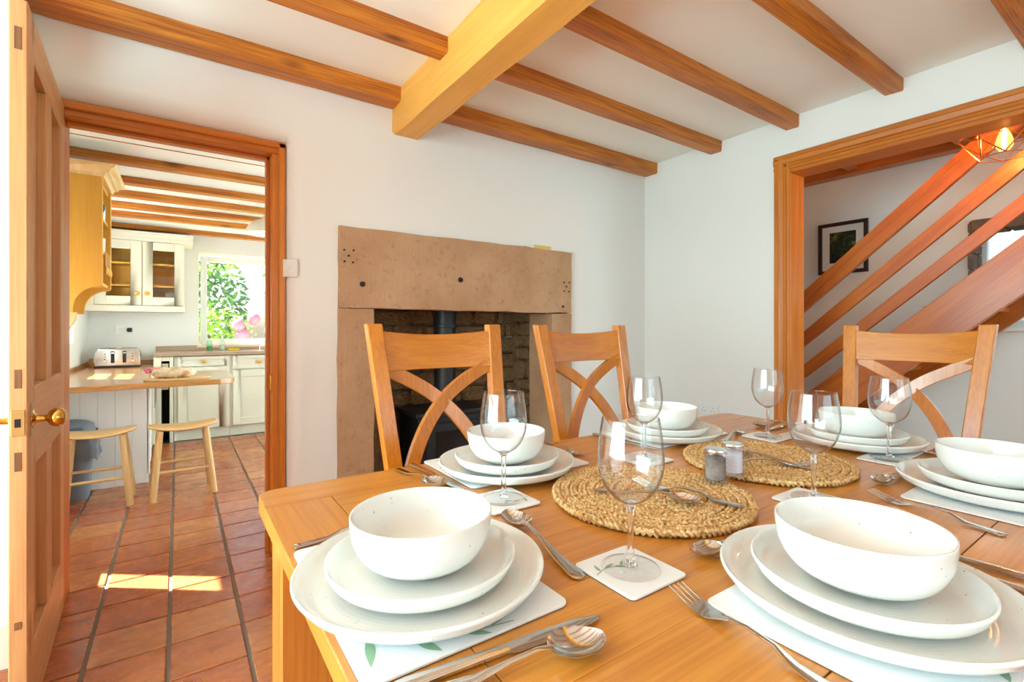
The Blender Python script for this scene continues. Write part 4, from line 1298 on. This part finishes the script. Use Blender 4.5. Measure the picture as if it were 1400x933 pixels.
# ---- round woven seagrass mats
def seagrass_mesh():
    R = .194; pitch = .0163
    turns = int(R / pitch)
    m = MB()
    for k in range(turns):
        r0 = .010 + pitch * k
        N = max(14, int(2 * PI * r0 / .0046))
        waves = max(3, int(2 * PI * r0 / .026))
        for s in range(3):
            pts = []
            for i in range(N):
                a = 2 * PI * i / N
                t = waves * a + 2 * PI * s / 3
                rr_ = r0 + .0056 * math.sin(t) + random.uniform(-.0006, .0006)
                pts.append((rr_ * math.cos(a), rr_ * math.sin(a), .0078 + .0042 * math.sin(2 * t) + random.uniform(-.0005, .0005)))
            m.tube(pts, .0037, 6, closed=True)
    me = m.mesh('round_mat', 0, True, 2, 180)
    me.materials.append(GRASSM)
    return me
SGM = seagrass_mesh()
MZ = TZ + .0150
tag(put('woven_mat', SGM, None, (.757 * K, .6245 * K, TZ)), 'round braided seagrass mat behind the wine glass of the door end setting', 'mat', 'braided seagrass mats')
tag(put('woven_mat', SGM, None, (1.186 * K, .6247 * K, TZ), (0, 0, 1.3)), 'round braided seagrass mat nearer to the pale chair', 'mat', 'braided seagrass mats')
cutlery('fork', (.745, .735), (.816, .468), 'steel serving fork lying on the mat with the peppercorn shaker', MZ, 'end')
cutlery('dessert_spoon', (.765, .515), (.66, .70), 'steel serving spoon lying on the mat with the peppercorn shaker', MZ)
cutlery('dessert_spoon', (1.15, .70), (1.165, .50), 'steel serving spoon on the mat near the pale chair', MZ)
cutlery('fork', (1.19, .515), (1.06, .655), 'steel serving fork on the mat near the pale chair', MZ)

# ---- shakers
PEPPER = stone_mat('pepper', lin(170, 156, 140), lin(110, 96, 84), lin(48, 40, 36), False, 8)
SALT = plain('salt', lin(240, 240, 240), .9)
ACRY = thin_glass('acrylic', 1.0, (.97, .97, 1.0, 1), 1.49, .85)
for nm, x, y, fill in (('peppercorns', .912, .583, PEPPER), ('salt', .986, .590, SALT)):
    t = thing('shaker', 'ribbed clear shaker filled with ' + nm + ' between the seagrass mats', 'shaker', (x * K, y * K, MZ - .0012), 0, 'salt and pepper shakers')
    pf = [(0, 0), (.0205, 0), (.0225, .003)]
    for k in range(6):
        z = .006 + .0085 * k
        pf += [(.0222, z), (.0236, z + .002), (.0236, z + .0055), (.0222, z + .0075)]
    pf += [(.0215, .060), (.0195, .062), (.0195, .008), (0, .008)]
    MB().lathe(pf, 26).build('body', ACRY, t, smooth=True, angle=25)
    MB().lathe([(0, .0085), (.0188, .0085), (.0188, .048), (.012, .052), (0, .0505)], 22).build('contents', fill, t, smooth=True, angle=50)
    MB().lathe([(0, .0605), (.0205, .0605), (.021, .063), (.0195, .066), (.008, .068), (0, .068)], 26).build('cap', CHROME, t, smooth=True, angle=40)

# ================================================================== DINING CHAIRS
def make_chair(label, loc, rz):
    t = thing('dining_chair', label, 'chair', loc, rz, 'cross back oak dining chairs')
    Wt, tap, rake = .232, .07, .22
    def post(sx):
        rings = []
        for z, yo in ((0, .255), (.12, .232), (.28, .190), (.42, .163), (.50, .160), (.62, .28 - rake * .49), (.80, .28 - rake * .31), (.95, .28 - rake * .16), (1.115, .28)):
            xo = (Wt - tap * max(0, 1.115 - max(z, .47))) * sx
            xi = xo - .046 * sx
            rings.append([(xo, yo, z), (xi, yo, z), (xi, yo + .034, z), (xo, yo + .034, z)])
        cy = .21
        r2 = [[(x - (Wt - .04) * sx, y - cy, z - .55) for x, y, z in q] for q in rings]
        MB().loft(r2).build('leg', CHAIR[2], t, ((Wt - .04) * sx, cy, .55), bevel=.003, bseg=2, angle=30)
    post(-1); post(1)
    # crest rail
    hw = Wt - .046 - .004
    rings = []
    for k in range(15):
        u = -1 + 2 * k / 14
        x = u * (hw + .006)
        bow = .022 * (1 - u * u)
        zt = 1.094 - .012 * (1 - u * u); zb = .975
        y0 = .28 - rake * .03 + .006 + bow; yb = .28 - rake * .14 + .006 + bow
        zc = 1.035
        rings.append([(x, y0, zt - zc), (x, yb, zb - zc), (x, yb + .022, zb - zc), (x, y0 + .022, zt - zc)])
    MB().loft(rings).build('crest_rail', CHAIR[0], t, (0, 0, 1.035), bevel=.002, bseg=1, angle=30)
    # crossed curved slats
    for s, dy in ((1, 0.0), (-1, .005)):
        ctl = [(.186, .985), (.125, .955), (.055, .915), (0, .872), (-.058, .810), (-.105, .735), (-.135, .66), (-.150, .585)]
        P = cr([(x * s, 0, z) for x, z in ctl], 4)
        rings = []
        for i, p in enumerate(P):
            d = (P[min(i + 1, len(P) - 1)] - P[max(i - 1, 0)]).normalized()
            nn = Vector((-d.z, 0, d.x)) * .0205
            yb = .28 - rake * (1.115 - p.z) + .010 + dy + .016 * max(0, (1 - (p.x / .19) ** 2)) * min(1, (p.z - .5) / .4)
            a, b = p + nn, p - nn
            rings.append([(a.x, yb, a.z - .8), (b.x, yb, b.z - .8), (b.x, yb + .018, b.z - .8), (a.x, yb + .018, a.z - .8)])
        MB().loft(rings).build('cross_slat', CHAIR[2], t, (0, 0, .8), bevel=.0015, bseg=1, angle=30)
    bar('back_rail', CHAIR, t, -.152, .152, .168, .190, .555, .600)
    seat = [(-.225, -.235), (.225, -.235), (.222, -.1), (.187, .155), (-.187, .155), (-.222, -.1)]
    MB().prism(seat, 2, -.02, .02).build('seat', CHAIR[0], t, (0, 0, .455), bevel=.006)
    for sx in (-1, 1):
        bar('leg', CHAIR, t, sx * .20 - .021, sx * .20 + .021, -.225, -.183, 0, .435)
        bar('apron', CHAIR, t, sx * .185 - .010, sx * .185 + .010, -.183, .165, .375, .435)
    bar('apron', CHAIR, t, -.179, .179, -.215, -.195, .375, .435)
    bar('apron', CHAIR, t, -.145, .145, .165, .185, .375, .435)
    return t
make_chair('oak cross back dining chair standing in front of the stove', (.686, 1.12, 0), 0)
ch = [o for o in COL.objects if o.name == 'dining_chair'][0]
c2 = copy_tree(ch); c2.location = (1.312, 1.12, 0); c2['label'] = 'oak cross back dining chair in front of the right fireplace jamb'
c3 = copy_tree(ch); c3.location = (2.02, .652, 0); c3.rotation_euler = (0, 0, -PI / 2); c3['label'] = 'pale lit oak cross back chair before the staircase opening'

# ================================================================== GARDEN
struct('ground', MB().box(-9, 12, 6.66, 22, -.3, -.2), LAWN, 'sunny lawn outside the kitchen window')
def shrub(label, loc, rad, n, mat, leaf, seed, nroses=0):
    rnd = random.Random(seed)
    t = thing('shrub', label, 'shrub', loc, 0, 'shrubs outside the kitchen window')
    v, f = [], []
    for k in range(n):
        while True:
            p = Vector([rnd.uniform(-1, 1) for _ in range(3)])
            if .35 < p.length < 1: break
        c = Vector((p.x * rad[0], p.y * rad[1], rad[2] + p.z * rad[2]))
        a = Vector([rnd.uniform(-1, 1) for _ in range(3)]).normalized(); b = a.orthogonal().normalized()
        L = leaf * rnd.uniform(.6, 1.3)
        i = len(v)
        v += [c - a * L, c + b * L * .45, c + a * L, c - b * L * .45]
        f.append((i, i + 1, i + 2, i + 3))
    me = bpy.data.meshes.new('foliage'); me.from_pydata([tuple(q) for q in v], [], f); me.materials.append(mat)
    o = put('foliage', me, t); o['kind'] = 'stuff'
    MB().tube([(0, 0, 0), (.02, 0, rad[2])], .03, 6).build('stem', BENCH[2], t)
    for k in range(nroses):
        a = rnd.uniform(3.4, 6.0)
        MB().ball((rad[0] * .95 * math.cos(a), rad[1] * .95 * math.sin(a), rad[2] * rnd.uniform(.8, 1.8)), rnd.uniform(.06, .10), 8, 6).build('rose', ROSE, t, smooth=True)
shrub('pink flowered rose bush close to the window', (.35, 8.6, -.2), (.75, .5, .85), 1500, LEAF1, .055, 1, 16)
shrub('bright green bush beside the rose bush', (1.75, 9.0, -.2), (.7, .5, .75), 1300, LEAF1, .06, 2, 2)
shrub('cool green tall shrub at the far end of the lawn', (.15, 12.5, -.2), (1.2, .8, 1.75), 2200, LEAF2, .10, 3)
shrub('pale green tall shrub beside the garden path', (2.9, 12.0, -.2), (1.3, .8, 1.9), 2200, LEAF2, .10, 4)
vine = thing('climbing_vine', 'bright green vine leaves hanging over the kitchen window', 'vine', (.8, 6.79, 2.15))
rnd = random.Random(5)
v, f = [], []
for k in range(420):
    x = rnd.uniform(-.8, .8); z = rnd.uniform(-.42, .12) * (1 if abs(x + .05) > .12 else .5) + .03 * math.sin(x * 9)
    c = Vector((x, rnd.uniform(-.08, .12), z)); a = Vector((rnd.uniform(-1, 1), rnd.uniform(-.5, .5), rnd.uniform(-1, .2))).normalized(); b = a.orthogonal().normalized()
    i = len(v); L = rnd.uniform(.025, .045)
    v += [c - a * L, c + b * L * .7, c + a * L, c - b * L * .7]; f.append((i, i + 1, i + 2, i + 3))
me = bpy.data.meshes.new('foliage'); me.from_pydata([tuple(q) for q in v], [], f); me.materials.append(LEAF1)
o = put('foliage', me, vine); o['kind'] = 'stuff'
MB().tube(cr([(-.8, 0, .08), (-.3, .03, .11), (.2, -.02, .07), (.8, .02, .1)], 5), .012, 6).build('stem', BENCH[0], vine, smooth=True)
